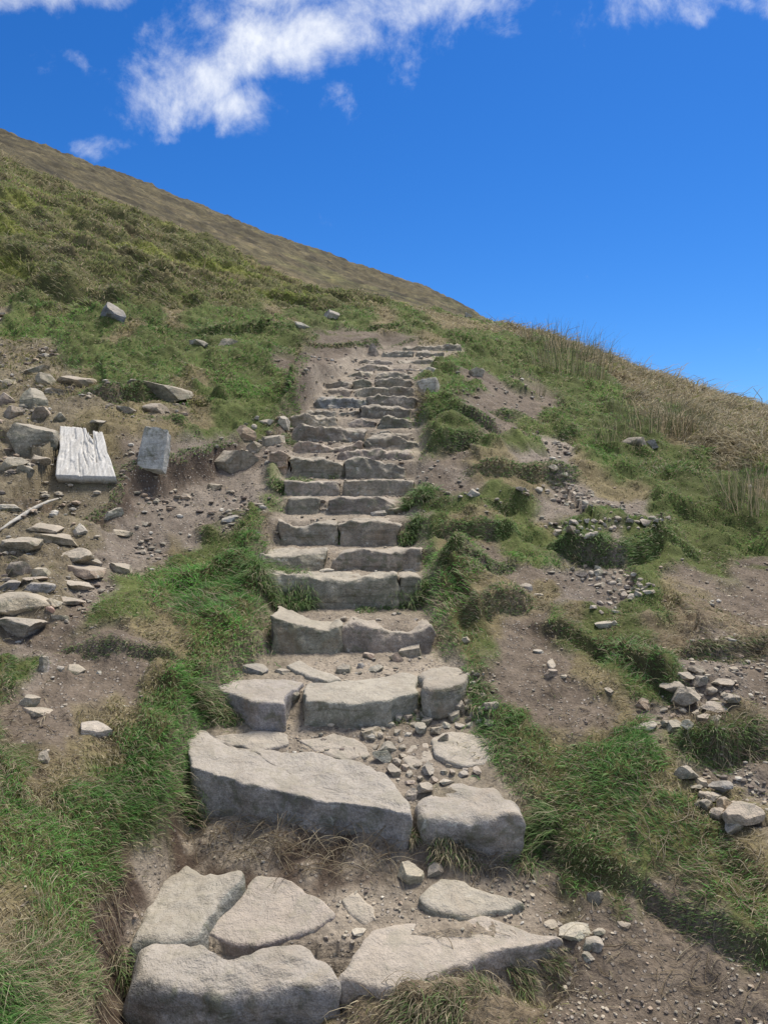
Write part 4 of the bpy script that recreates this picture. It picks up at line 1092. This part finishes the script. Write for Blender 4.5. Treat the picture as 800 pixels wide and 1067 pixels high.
# ------------------------------------------------------------------ grass
def blades(name, x, y, length, width, lean, curl, col0, label, down=None, seed=0, upw=0.5, zoff=-0.012):
    """flat tapering blades, three segments each, growing from the ground at (x, y)"""
    n_ = len(x); g = np.random.default_rng(seed)
    z = height(x, y); nn = normal(x, y, 0.025)
    az = g.uniform(0, 2 * math.pi, n_)
    # lay of the grass: neighbours comb the same way, and downhill
    fx = fbm2(x * 3.0, y * 3.0, 300, 2); fy = fbm2(x * 3.0, y * 3.0, 333, 2)
    dirx = np.cos(az) * 0.75 + fx * 2.0 + nn[:, 0] * 0.9; diry = np.sin(az) * 0.75 + fy * 2.0 + nn[:, 1] * 0.9
    dl = np.hypot(dirx, diry) + 1e-6; dirx /= dl; diry /= dl
    up = nn * (1 - upw); up[:, 2] += upw; up /= np.linalg.norm(up, axis=1, keepdims=True)
    le = lean * g.uniform(0.3, 1.5, n_); cu = curl * g.uniform(0.3, 1.6, n_)
    D = np.stack([dirx, diry, np.zeros(n_)], -1)
    d0 = up + D * le[:, None]; d0 /= np.linalg.norm(d0, axis=1, keepdims=True)
    grav = np.array([0, 0, -1.0])
    d1 = d0 + (D * 0.8 + grav * 0.7) * cu[:, None] * 0.7; d1 /= np.linalg.norm(d1, axis=1, keepdims=True)
    d2 = d1 + (D * 0.6 + grav * 1.0) * cu[:, None]; d2 /= np.linalg.norm(d2, axis=1, keepdims=True)
    root = np.stack([x, y, z + EYE + zoff], -1)
    p1 = root + d0 * (length * 0.36)[:, None]; p2 = p1 + d1 * (length * 0.34)[:, None]; p3 = p2 + d2 * (length * 0.30)[:, None]
    ra = g.uniform(0, math.pi, n_)
    # broad side turned any way round
    sv = np.stack([np.cos(ra), np.sin(ra), np.zeros(n_)], -1)
    sv -= d0 * (sv * d0).sum(1)[:, None]; sv /= np.linalg.norm(sv, axis=1, keepdims=True) + 1e-6
    w = width[:, None] * sv * 0.5
    V = np.stack([root - w, root + w, p1 - w * 0.95, p1 + w * 0.95, p2 - w * 0.65, p2 + w * 0.65, p3], 1).reshape(-1, 3)
    o = (np.arange(n_) * 7)[:, None]
    lp = np.concatenate([o + [0, 1, 3, 2], o + [2, 3, 5, 4], o + [4, 5, 6]], 1)      # 11 loops
    st = ((np.arange(n_) * 11)[:, None] + np.array([0, 4, 8])).ravel()
    tt = np.tile([4, 4, 3], n_)
    c = np.repeat(col0[:, None, :], 7, 1).astype(np.float32)
    V = V.astype(np.float32)
    ca = np.concatenate([c, np.ones((n_, 7, 1), np.float32)], 2).reshape(-1, 4)
    me = np_mesh(name, V, lp.ravel(), st, tt, M_BLADE, True, [('tint', 'FLOAT_COLOR', ca)])
    return me

LUSH = np.array([(0.078, 0.180, 0.042), (0.100, 0.212, 0.052), (0.064, 0.146, 0.038), (0.135, 0.200, 0.070)])
TURF = np.array([(0.085, 0.172, 0.042), (0.110, 0.196, 0.054), (0.07, 0.142, 0.040), (0.14, 0.188, 0.072)])
HILL = np.array([(0.110, 0.150, 0.048), (0.140, 0.168, 0.056), (0.080, 0.104, 0.036), (0.185, 0.178, 0.088)])
OLIVE = np.array([(0.12, 0.128, 0.045), (0.155, 0.15, 0.06), (0.09, 0.105, 0.036), (0.18, 0.165, 0.085)])
STRAW = np.array([(0.29, 0.25, 0.16), (0.23, 0.195, 0.125), (0.34, 0.295, 0.20), (0.17, 0.14, 0.09)])
DEEP = np.array([(0.075, 0.132, 0.040), (0.095, 0.152, 0.048), (0.06, 0.106, 0.034), (0.12, 0.155, 0.064)])
#          density length lean curl straw  palette
SPEC = {'G': (1.0, .058, .75, 1.0, .22, LUSH), 'g': (1.0, .028, .7, .8, .15, TURF), 'y': (.42, .048, 1.0, 1.2, .68, OLIVE), 't': (.95, .060, 1.2, 1.5, .78, OLIVE),
        'h': (1.0, .035, .8, 1.4, .28, DEEP), 'S': (.30, .045, .9, .9, .62, OLIVE), 's': (1.0, .16, 1.0, 1.0, .82, OLIVE), 'H': (.9, .055, .7, .8, .24, HILL), 'F': (.6, .16, .6, .8, .7, OLIVE),
        'B': (.05, .06, 1.1, 1.2, .85, OLIVE), 'D': (.035, .06, 1.1, 1.2, .85, OLIVE), 'R': (.03, .05, 1., 1., .8, OLIVE), 'p': (.012, .05, 1, 1, .8, OLIVE)}
TAB = np.array([SPEC[k][:5] for k in KEYS]); PALS = np.array([SPEC[k][5] for k in KEYS])
def gen_grass(count, r0, r1, power, keys, name, label, seed, lscale=1.0):
    x, y, r = in_view_samples(count, r0, r1, power)
    w = cover(x, y)
    kk = w.argmax(1)
    dens = (w @ TAB[:, 0])
    patch = sstep(-0.55, 0.2, fbm2(x * 4, y * 4, 400, 3))
    gf = height(x, y, gface) > 0.35
    if 'h' in keys: kk = np.where(gf, KI['h'], kk); dens = np.where(gf, 1.2, dens); w = np.where(gf[:, None], np.eye(len(KEYS))[KI['h']], w)
    sparse = np.where(np.isin(kk, [KI['y'], KI['S'], KI['D'], KI['R'], KI['p']]), 0.25 + 1.5 * patch, 0.6 + 0.5 * patch)
    msk = stair_mask(x, y)
    count = len(x)
    ok = (rng.random(count) < dens * sparse * (1 - 0.95 * sstep(.75, .99, msk))) & np.isin(kk, [KI[k] for k in keys])
    x, y, r, w, kk = x[ok], y[ok], r[ok], w[ok], kk[ok]; n_ = len(x)
    T = w @ TAB; T = T / np.maximum(w.sum(1, keepdims=True), 1e-3)
    tall = 0.55 + 0.9 * vnoise2(x * 3.3, y * 3.3, 420) ** 1.3
    ln = T[:, 1] * tall * rng.uniform(0.55, 1.35, n_) * lscale
    wd = np.clip(r * 0.00095, 0.0022, 0.03) * rng.uniform(.7, 1.4, n_)
    pal = PALS[kk, rng.integers(0, 4, n_)]
    sp = np.clip(T[:, 4] + 0.65 * fbm2(x * 2.2, y * 2.2, 440, 3), 0.03, 0.95)
    isdry = rng.random(n_) < sp
    dry = STRAW[rng.integers(0, 4, n_)]
    c = np.where(isdry[:, None], dry, pal)
    moss = ((kk == KI['H']) * sstep(0.0, 0.35, fbm2(x * 0.55 + y * 0.2, y * 0.9, 101, 4)))[:, None]
    c = c * (1 - 0.65 * moss) + np.array((0.170, 0.195, 0.050)) * 0.65 * moss
    fresh = sstep(0.0, 0.5, fbm2(x * 1.4, y * 1.4, 460, 3))[:, None]
    c = np.where(isdry[:, None], c, c * (1 + 0.35 * fresh * np.array([0.9, 1.15, 0.7])))
    c = c * rng.uniform(.9, 1.6, (n_, 1))
    stem = rng.random(n_) < 0.045
    ln = np.where(stem, ln * 2.1, ln); wd = np.where(stem, wd * .75, wd)
    c = np.where(stem[:, None], STRAW[rng.integers(0, 4, n_)] * 1.1, c)
    me = blades(name, x, y, ln, wd, T[:, 2], T[:, 3], c, label, seed=seed)
    link(name, me, label, 'grass', kind='stuff')
    return n_
n1 = gen_grass(560000, 1.45, 8.5, 1.25, 'Gghy', 'grass', 'green and bleached grass on the turf banks either side of the steps', 1)
n2 = gen_grass(150000, 1.45, 8.5, 1.1, 'tSDRpB', 'dry_grass', 'dry tangled grass on the broken turf clods and scree', 2)
n3 = gen_grass(330000, 7.5, 26, 1.0, 'HFghySst', 'hill_grass', 'tussocky olive grass on the upper slopes', 3, 1.5)
# u, v, radius px, blades, length px, share of dead blades
TUFTS = [(462,886,14,220,22,.7),(486,896,14,180,20,.65),(432,872,8,120,26,.8),(556,882,18,420,36,.25),(572,868,16,380,34,.25),(548,902,14,240,30,.4),
 (285,618,26,1100,26,.15),(304,624,22,1000,26,.15),(318,632,12,260,16,.25),(275,612,16,400,20,.25),(400,634,12,260,14,.25),(420,630,14,360,18,.2),(436,622,12,320,20,.2),(380,637,12,200,12,.3),
 (424,562,10,260,16,.25),(432,552,10,260,16,.2),(352,567,8,160,12,.2),(346,560,5,100,12,.2),(346,494,10,240,10,.3),(334,451,10,240,8,.3),(310,508,12,320,12,.35),(300,512,10,240,12,.3),
 (434,518,14,420,18,.2),(446,512,10,240,16,.2),(372,456,8,140,6,.3),(418,474,10,180,8,.2),(345,750,14,200,12,.4),(420,748,16,240,12,.3),(440,735,12,200,14,.3),(470,722,12,200,14,.3),
 (495,735,10,200,18,.5),(500,720,10,220,20,.5),(215,745,20,420,30,.5),(245,752,16,300,22,.5),(205,830,14,240,28,.5),(195,850,12,220,28,.6),
 (430,1060,22,420,26,.7),(470,1046,20,360,24,.55),(505,1032,18,320,24,.6),(540,1016,16,300,24,.7),(570,1002,14,220,24,.75),(200,1062,24,260,26,.4),(260,1064,24,260,24,.5),(310,1060,20,220,22,.5),(130,1020,14,180,30,.6),
 (350,416,6,120,6,.3),(300,462,8,160,8,.4),(420,440,10,200,8,.2),(290,506,10,240,10,.3)]
def hanging():
    xs = []; ys = []; ss = []; kd = []
    for k, (w, Lr) in enumerate(led):
        for a_, b_ in zip(w[:-1], w[1:]):
            l_ = math.hypot(b_[0] - a_[0], b_[1] - a_[1]); dist = math.hypot(a_[0], a_[1])
            m_ = int((2600 if k not in BARE else 900) * l_ * min(1, (4 / dist) ** 1.2)); t = rng.random(m_)
            h_ = a_[2] + (b_[2] - a_[2]) * t
            wd = 0.10 * w[:, 2].max() * 1.0 + 0.012
            s_ = rng.uniform(-.9, 3.0, m_) * wd if k not in BARE else rng.uniform(.8, 4, m_) * wd
            nx_, ny_ = -(b_[1] - a_[1]) / l_, (b_[0] - a_[0]) / l_
            px = a_[0] + (b_[0] - a_[0]) * t + nx_ * s_; py = a_[1] + (b_[1] - a_[1]) * t + ny_ * s_
            wob = fbm2(px * 5, py * 5, 9, 3) * 0.06 * (0.6 + w[:, 2].max())
            xs.append(px - nx_ * wob); ys.append(py - ny_ * wob); ss.append(h_); kd.append(np.full(m_, 0.45 if k in (5, 6) else 0.0))
    x = np.concatenate(xs); y = np.concatenate(ys); h_ = np.concatenate(ss); kd = np.concatenate(kd); r = np.hypot(x, y); n_ = len(x)
    ok = (h_ > .02) & (stair_mask(x, y) < .9); x, y, h_, r, kd = x[ok], y[ok], h_[ok], r[ok], kd[ok]; n_ = len(x)
    ln = np.clip(h_ * .33, .022, .05) * rng.uniform(.5, 1.3, n_)
    dryness = np.clip(kd + .22 + .6 * fbm2(x * 1.5, y * 1.5, 440, 2) + .55 * cover(x, y)[:, KI['t']], .08, .85)
    tx = []; ty = []; td = []; tl = []
    for u, v, rad, m_, l_, dr in TUFTS:
        p_ = hit(u, v); k_ = p_[1] / F; a_ = rng.uniform(0, 6.28, m_); q_ = np.sqrt(rng.random(m_)) * rad * k_
        tx.append(p_[0] + np.cos(a_) * q_); ty.append(p_[1] + np.sin(a_) * q_ * .8); td.append(np.full(m_, dr)); tl.append(np.full(m_, l_ * k_) * rng.uniform(.5, 1.3, m_))
    x = np.r_[x, np.concatenate(tx)]; y = np.r_[y, np.concatenate(ty)]; dryness = np.r_[dryness, np.concatenate(td)]; ln = np.r_[ln, np.concatenate(tl)]
    r = np.hypot(x, y); n_ = len(x)
    isdry = rng.random(n_) < dryness
    c = np.where(isdry[:, None], STRAW[rng.integers(0, 4, n_)], DEEP[rng.integers(0, 4, n_)] * 1.5) * rng.uniform(.75, 1.35, (n_, 1))
    me = blades('hanging_grass', x, y, ln, np.clip(r * 0.00095, .0022, .03) * rng.uniform(.7, 1.4, n_), np.full(n_, .7), np.full(n_, 1.5), c, '', seed=9)
    link('hanging_grass', me, 'grass hanging over the broken turf edges', 'grass', kind='stuff'); return n_
print('blades', n1, n2, n3, hanging())

# dead stalks, straw and fine roots lying on the bare earth
def strands(name, regions, label, cat):
    V = []; Fq = []; C = []
    r = random.Random(5)
    for poly, cnt, ln, up in regions:
        us = [p[0] for p in poly]; vs = [p[1] for p in poly]; k = 0
        while k < cnt:
            u, v = r.uniform(min(us), max(us)), r.uniform(min(vs), max(vs))
            if not inside(u, v, poly): continue
            k += 1
            x, y, z = hit(u, v); a_ = r.uniform(0, 6.28); l_ = ln * r.uniform(.4, 1.4); w_ = r.uniform(.0008, .0019)
            p = np.array([x, y, z]); path = []
            m_ = 7; bend = r.uniform(-.6, .6)
            for i in range(m_):
                t = i / (m_ - 1)
                hgt = height([p[0]], [p[1]])[0]
                lift = up * math.sin(t * math.pi) * l_ * 0.5 + 0.004
                path.append((p[0], p[1], hgt + EYE + lift))
                a_ += bend * .5 + r.uniform(-.5, .5); p = p + np.array([math.cos(a_), math.sin(a_) * .8, 0]) * l_ / m_
            path = np.array(path); path[1:-1] = (path[:-2] + path[1:-1] * 2 + path[2:]) / 4
            tn = np.gradient(path, axis=0); tn /= np.linalg.norm(tn, axis=1, keepdims=True) + 1e-9
            s1 = np.cross(tn, [0, 0, 1.0]); s1 /= np.linalg.norm(s1, axis=1, keepdims=True) + 1e-9; s2 = np.cross(s1, tn)
            b0 = len(V)
            col = np.array(r.choice([(0.36, .30, .20), (0.28, .22, .14), (0.42, .36, .25), (0.2, .15, .10)]))
            for i in range(m_):
                ww = w_ * (1 - .55 * i / m_)
                for q_ in range(3):
                    an = q_ * 2.094; V.append(path[i] + s1[i] * math.cos(an) * ww + s2[i] * math.sin(an) * ww); C.append((*col, 1))
            for i in range(m_ - 1):
                for q_ in range(3):
                    A, B_ = b0 + i * 3 + q_, b0 + i * 3 + (q_ + 1) % 3; Fq.append((A, B_, B_ + 3, A + 3))
    me = quads_mesh(name, np.array(V), Fq, M_BLADE, True, [('tint', 'FLOAT_COLOR', np.array(C))])
    link(name, me, label, cat, kind='stuff')
strands('roots', [([(200,862),(260,850),(330,866),(420,886),(410,912),(330,915),(260,905),(190,885)], 260, .16, .5), ([(440,880),(540,900),(560,925),(470,915)], 60, .14, .5),
                  ([(90,930),(125,900),(140,930),(120,1060),(70,1067)], 90, .13, .3), ([(360,1030),(480,1010),(590,985),(600,1067),(360,1067)], 130, .12, .5)],
        'pale dead roots and stalks trailing over the earth between the slabs', 'roots')
strands('straw_litter', [([(580,900),(800,1010),(800,1067),(600,1067)], 70, .10, .1), ([(560,690),(680,700),(690,770),(600,770),(550,740)], 70, .09, .1), ([(660,790),(740,860),(800,880),(800,960),(700,930),(640,840)], 170, .13, .15),
                  ([(0,740),(120,740),(120,830),(0,820)], 110, .08, .15), ([(0,400),(120,400),(120,640),(0,660)], 170, .13, .15), ([(110,500),(260,480),(250,560),(110,640)], 70, .10, .1),
                  ([(690,640),(800,640),(800,690),(700,690)], 120, .14, .4), ([(710,740),(800,740),(800,800),(720,800)], 120, .14, .5)],
        'scattered straw and dead stalks on bare earth', 'straw')

# ------------------------------------------------------------------ rush clumps, each a plant of its own
def rush_mesh(seed, n_=110, h=0.6, spread=0.16):
    g = np.random.default_rng(seed); V = []; Fq = []; C = []
    for i in range(n_):
        a_ = g.uniform(0, 6.28); rr = spread * math.sqrt(g.random()); x0, y0 = rr * math.cos(a_), rr * math.sin(a_)
        ln = h * g.uniform(.45, 1.15); ox, oy = math.cos(a_) * rr / spread, math.sin(a_) * rr / spread
        le = g.uniform(.05, .45); w_ = g.uniform(.002, .0042)
        col = np.array((0.115, 0.135, 0.06) if g.random() < .55 else ((0.36, .30, .20) if g.random() < .6 else (0.22, .18, .11))) * g.uniform(.7, 1.2)
        ta = g.uniform(0, 3.14); b0 = len(V); bend = g.uniform(0, .5) if g.random() > .15 else 1.2
        for k in range(5):
            t = k / 4; px = x0 + (ox * le * t + ox * bend * .4 * t * t + .03 * t * g.normal()) * ln; py = y0 + (oy * le * t + oy * bend * .4 * t * t) * ln
            pz = ln * t * (1 - .3 * bend * t * .5) - .03; ww = w_ * (1 - .75 * t)
            V += [(px - math.cos(ta) * ww, py - math.sin(ta) * ww, pz), (px + math.cos(ta) * ww, py + math.sin(ta) * ww, pz)]; C += [(*col, 1)] * 2
        for k in range(4): A = b0 + 2 * k; Fq.append((A, A + 1, A + 3, A + 2))
    return quads_mesh('rush_clump', np.array(V), Fq, M_BLADE, True, [('tint', 'FLOAT_COLOR', np.array(C))])
RM = [rush_mesh(500 + i, 60, .50, .2) for i in range(6)]
rush0 = {}
def rush(u, v, scale, label, group):
    x, y, z = hit(u, v); k = (u * 3 + v) % 6
    if k in rush0: o = rush0[k].copy(); COL.objects.link(o)
    else: o = rush0[k] = link('rush_clump', RM[k])
    o['label'] = label; o['category'] = 'rush clump'; o['group'] = group
    o.location = (x, y, z + EYE); o.rotation_euler = (0, 0, (u * 1.7) % 6.28); o.scale = (scale * 1.25, scale * 1.25, scale)
for u, v, s in [(552,356,.8),(566,362,1.0),(578,368,1.1),(590,374,1.2),(602,372,1.15),(614,378,1.2),(626,380,1.0),(640,386,.8),(572,384,.9),(588,390,1.0),(606,392,1.0),(622,396,.9),(560,380,.7),(655,390,.6),(672,396,.55),(690,402,.5)]:
    rush(u, v, s, 'tall dark rush clump in the stand on the crest right of the steps', 'rushes on the crest')
for u, v, s in [(664,446,.8),(676,450,.9),(688,452,1.0),(700,454,1.0),(712,458,1.0),(722,460,.95),(700,438,.7),(716,444,.7)]:
    rush(u, v, s, 'green and straw rush clump in the middle of the dry field', 'rushes in the dry field')
for u, v, s in [(762,522,.7),(776,528,.75),(790,534,.8),(798,520,.8),(784,508,.7)]:
    rush(u, v, s, 'straw-coloured rush clump at the right edge beside the green path', 'rushes by the green path')
for u, v, s in [(645,455,.6),(632,462,.55),(560,412,.5),(640,430,.6),(655,470,.45)]:
    rush(u, v, s, 'thin pale rush clump at the edge of the green turf', 'rushes at the turf edge')

# ------------------------------------------------------------------ weathered board and white branch
def board():
    # lies up the bank: foot edge at photo row 496, head at 444
    A = np.array(at_y(58, 495, 5.50)); B_ = np.array(at_y(121, 497, 5.50)); Cc = np.array(at_y(63, 444, 5.98)); D_ = np.array(at_y(106, 447, 5.98))
    nx, ny = 64, 60; V = []
    g = np.random.default_rng(8)
    s = np.linspace(0, 1, nx); t = np.linspace(0, 1, ny)
    ragged = 1 - np.where(s > .62, 0.05 + 0.10 * np.abs(fbm2(s * 26, s * 0, 3, 2)) + 0.10 * (np.abs(s - .72) < .05), 0.012 * fbm2(s * 30, s * 0, 4, 2))
    nrm = np.cross(B_ - A, Cc - A); nrm /= np.linalg.norm(nrm)
    top = np.empty((ny, nx, 3))
    for j in range(ny):
        for i in range(nx):
            tt = t[j] * ragged[i]
            p = (A * (1 - s[i]) + B_ * s[i]) * (1 - tt) + (Cc * (1 - s[i]) + D_ * s[i]) * tt
            # notch worn into both long edges
            p = p + (B_ - A) * 0.03 * (0.5 - s[i]) * 2 * np.exp(-((tt - .55) / .12) ** 2) * (abs(s[i] - .5) > .3)
            top[j, i] = p
    S, T = np.meshgrid(s, t)
    grain = fbm2(S * 34, T * 2.2, 12, 4); crack = np.exp(-((S - .52 - .03 * np.sin(T * 9)) / .012) ** 2) * sstep(.05, .3, T) + np.exp(-((S - .40) / .009) ** 2) * (T < .45) + np.exp(-((S - .70 - .05 * T) / .012) ** 2) * (T > .35)
    blot = sstep(.25, .5, fbm2(S * 9, T * 5, 15, 3))
    top = top + nrm * (0.0035 * grain - 0.013 * np.clip(crack, 0, 1) - 0.008 * blot)[..., None]
    bot = top - nrm * 0.075
    V = np.r_[top.reshape(-1, 3), bot.reshape(-1, 3)]; V[:, 2] += EYE
    idx = np.arange(ny * nx).reshape(ny, nx); o2 = ny * nx
    q = [np.stack([idx[:-1, :-1], idx[:-1, 1:], idx[1:, 1:], idx[1:, :-1]], -1).reshape(-1, 4), np.stack([idx[:-1, :-1], idx[1:, :-1], idx[1:, 1:], idx[:-1, 1:]], -1).reshape(-1, 4) + o2]
    for e, rev in ((idx[0], 0), (idx[-1], 1), (idx[:, 0], 1), (idx[:, -1], 0)):
        k = np.stack([e[:-1], e[:-1] + o2, e[1:] + o2, e[1:]], -1); q.append(k if not rev else k[:, ::-1])
    ex = (B_ - A) / np.linalg.norm(B_ - A); ey = np.cross(nrm, ex)
    R_ = Matrix((ex, ey, nrm)).transposed().to_4x4()
    cen = V.mean(0); Rn = np.array(R_)[:3, :3]
    me = quads_mesh('board', (V - cen) @ Rn, np.concatenate(q), M_WOOD)
    o = link('weathered_board', me, 'bleached white wooden board with a splintered top end lying on the bank', 'board')
    o.matrix_world = Matrix.Translation(cen) @ R_
board()
def tube(name, path, radii, mat, nseg=10):
    path = np.array(path, float); V = []; m_ = len(path)
    tn = np.gradient(path, axis=0); tn /= np.linalg.norm(tn, axis=1, keepdims=True)
    for i in range(m_):
        s1 = np.cross(tn[i], [0, 0, 1.0]); s1 /= np.linalg.norm(s1); s2 = np.cross(s1, tn[i])
        for k in range(nseg):
            an = 2 * math.pi * k / nseg; V.append(path[i] + (s1 * math.cos(an) + s2 * math.sin(an)) * radii[i] * (1 + .15 * math.sin(3 * an + i)))
    Fq = [(i * nseg + k, i * nseg + (k + 1) % nseg, (i + 1) * nseg + (k + 1) % nseg, (i + 1) * nseg + k) for i in range(m_ - 1) for k in range(nseg)]
    fl = list(np.array(Fq).ravel()); st = list(range(0, len(fl), 4)); tt = [4] * len(st)
    st += [len(fl), len(fl) + nseg]; tt += [nseg, nseg]; fl += list(range(nseg))[::-1] + [(m_ - 1) * nseg + k for k in range(nseg)]
    V = np.array(V); cen = V.mean(0)
    return np_mesh(name, V - cen, fl, st, tt, mat, True), cen
pa_ = []
for u, v in [(-8,562),(4,555),(13,550),(20,542),(30,539),(41,533),(51,528),(61,525)]:
    x, y, z = hit(u, v); pa_.append((x, y, z + EYE + 0.02))
pa_ = np.array(pa_); pa_[1:-1] = (pa_[:-2] + pa_[1:-1] + pa_[2:]) / 3
def branch_material():
    m, nt, out = newmat('grey_bark'); geo = N(nt, 'ShaderNodeNewGeometry')
    c = ramp(nt, noise(nt, geo.outputs['Position'], 40, 5, 0.7), [(0.3, (0.20, 0.18, 0.15)), (0.5, (0.36, 0.335, 0.29)), (0.7, (0.46, 0.44, 0.39))])
    b = N(nt, 'ShaderNodeBsdfPrincipled'); b.inputs['Roughness'].default_value = 0.9; L(nt, c, b.inputs['Base Color']); L(nt, b.outputs[0], out.inputs[0]); return m
M_BRANCH = branch_material()
me, cen = tube('dead_branch', pa_, [.005, .008, .009, .014, .010, .013, .010, .006], M_BRANCH)
link('dead_branch', me, 'bleached white branch lying across the left scree', 'branch', loc=cen)

# ------------------------------------------------------------------ light and sky
SUN_EL, SUN_AZ = math.radians(63), math.radians(40)       # azimuth from +Y towards +X
sd = Vector((math.cos(SUN_EL) * math.sin(SUN_AZ), math.cos(SUN_EL) * math.cos(SUN_AZ), math.sin(SUN_EL)))
sun = bpy.data.lights.new('sun', 'SUN'); sun.energy = 2.7; sun.angle = math.radians(20); sun.color = (1.0, 0.93, 0.82)
so = bpy.data.objects.new('sun', sun); COL.objects.link(so); so.rotation_euler = (-sd).to_track_quat('-Z', 'Y').to_euler(); so.location = (0, 0, 30)
world = bpy.data.worlds.new('World'); scene.world = world; world.use_nodes = True
nt = world.node_tree; nt.nodes.clear()
wo = N(nt, 'ShaderNodeOutputWorld'); bg = N(nt, 'ShaderNodeBackground'); bg.inputs['Strength'].default_value = 0.12
sky = N(nt, 'ShaderNodeTexSky'); sky.sky_type = 'NISHITA'; sky.sun_disc = False; sky.sun_elevation = SUN_EL; sky.sun_rotation = SUN_AZ
sky.air_density = 1.0; sky.dust_density = 0.2; sky.ozone_density = 2.5
hs = N(nt, 'ShaderNodeHueSaturation'); hs.inputs['Saturation'].default_value = 1.1; hs.inputs['Value'].default_value = 1.0
tint = mixc(nt, 1.0, sky.outputs[0], (0.195, 0.305, 0.485), 'MULTIPLY'); L(nt, tint, hs.inputs['Color'])
tc = N(nt, 'ShaderNodeTexCoord'); dirv = tc.outputs['Generated']
sx = N(nt, 'ShaderNodeSeparateXYZ'); L(nt, dirv, sx.inputs[0])
def M(op, a_, b_=None, c_=None):
    m = N(nt, 'ShaderNodeMath', operation=op)
    for s_, v_ in zip(m.inputs, (a_, b_, c_)):
        if v_ is None: continue
        if hasattr(v_, 'links'): L(nt, v_, s_)
        else: s_.default_value = v_
    return m.outputs[0]
warp = N(nt, 'ShaderNodeTexNoise'); warp.inputs['Scale'].default_value = 9; warp.inputs['Detail'].default_value = 5; L(nt, dirv, warp.inputs['Vector'])
ws = N(nt, 'ShaderNodeVectorMath', operation='MULTIPLY_ADD'); L(nt, warp.outputs['Color'], ws.inputs[0]); ws.inputs[1].default_value = (0.10, 0.10, 0.10)
sub = N(nt, 'ShaderNodeVectorMath', operation='ADD'); L(nt, dirv, sub.inputs[0]); sub.inputs[1].default_value = (-0.05, -0.05, -0.05)
L(nt, sub.outputs[0], ws.inputs[2]); dv = ws.outputs[0]
def blob(u, v, w, h, ang, amp):
    """soft cloud patch around one direction of the sky: half sizes in photo pixels"""
    d = Vector(ray(u, v)).normalized(); rt = Vector((d.y, -d.x, 0)).normalized(); upv = rt.cross(d)
    e1 = rt * math.cos(ang) + upv * math.sin(ang); e2 = -rt * math.sin(ang) + upv * math.cos(ang)
    df = N(nt, 'ShaderNodeVectorMath', operation='SUBTRACT'); L(nt, dv, df.inputs[0]); df.inputs[1].default_value = d
    o_ = None
    for e, s_ in ((e1, w / F), (e2, h / F)):
        dp = N(nt, 'ShaderNodeVectorMath', operation='DOT_PRODUCT'); L(nt, df.outputs[0], dp.inputs[0]); dp.inputs[1].default_value = e
        sq = M('POWER', M('ABSOLUTE', M('DIVIDE', dp.outputs['Value'], s_)), 2.0); o_ = sq if o_ is None else M('ADD', o_, sq)
    return M('MULTIPLY', M('EXPONENT', M('MULTIPLY', o_, -1.0)), amp)
acc = None
for bl in [(305,38,165,42,math.radians(14),1.08),(210,78,80,40,math.radians(22),.93),(405,6,80,30,.15,1.0),(258,122,34,34,.9,.80),(358,105,32,36,.9,.74),(190,112,50,36,.5,.60),
           (95,152,40,13,.1,.62),(95,72,26,12,-.2,.55),(70,-8,90,15,.1,.85),(742,-2,62,18,-.2,.78),(170,148,18,8,0,.5),(300,-60,200,60,0,1.0)]:
    b_ = blob(*bl); acc = b_ if acc is None else M('MAXIMUM', acc, b_)
# unseen broken cloud overhead and behind, added to whiten the ambient light
zz = sx.outputs[2]
over = N(nt, 'ShaderNodeMapRange'); L(nt, zz, over.inputs[0]); over.inputs[1].default_value = 0.66; over.inputs[2].default_value = 0.85; over.inputs[3].default_value = 0; over.inputs[4].default_value = 0.95
backm = N(nt, 'ShaderNodeMapRange'); L(nt, sx.outputs[1], backm.inputs[0]); backm.inputs[1].default_value = 0.25; backm.inputs[2].default_value = -0.2; backm.inputs[3].default_value = 0; backm.inputs[4].default_value = 0.8
cover_m = M('MAXIMUM', M('MAXIMUM', acc, over.outputs[0]), backm.outputs[0])
cn = N(nt, 'ShaderNodeTexNoise'); cn.inputs['Scale'].default_value = 10; cn.inputs['Detail'].default_value = 12; cn.inputs['Roughness'].default_value = 0.66; cn.inputs['Distortion'].default_value = 0.25
L(nt, dirv, cn.inputs['Vector'])
cl = M('ADD', M('MULTIPLY', cover_m, 0.95), M('MULTIPLY_ADD', cn.outputs['Fac'], 2.1, -1.45))
al = N(nt, 'ShaderNodeMapRange'); al.interpolation_type = 'SMOOTHSTEP'; L(nt, cl, al.inputs[0]); al.inputs[1].default_value = -0.05; al.inputs[2].default_value = 0.85; al.inputs[4].default_value = 0.9
cm = nt.nodes.new('ShaderNodeMix'); cm.data_type = 'RGBA'; L(nt, al.outputs[0], cm.inputs[0]); L(nt, hs.outputs[0], cm.inputs[6]); cm.inputs[7].default_value = (4.0, 4.1, 4.2, 1)
L(nt, cm.outputs[2], bg.inputs['Color']); L(nt, bg.outputs[0], wo.inputs[0])

cam = bpy.data.cameras.new('camera'); co = bpy.data.objects.new('camera', cam); COL.objects.link(co)
cam.sensor_fit = 'VERTICAL'; cam.sensor_height = 36; cam.sensor_width = 36; cam.lens = 36 * F / 1067.0
cam.clip_start = 0.05; cam.clip_end = 3000
co.location = (0, 0, EYE); co.rotation_euler = (math.pi / 2 - PITCH, 0, 0)
scene.camera = co
vs = scene.view_settings
vs.view_transform = 'Standard'; vs.look = 'None'; vs.exposure = 1.15; vs.gamma = 1.0; vs.use_curve_mapping = False
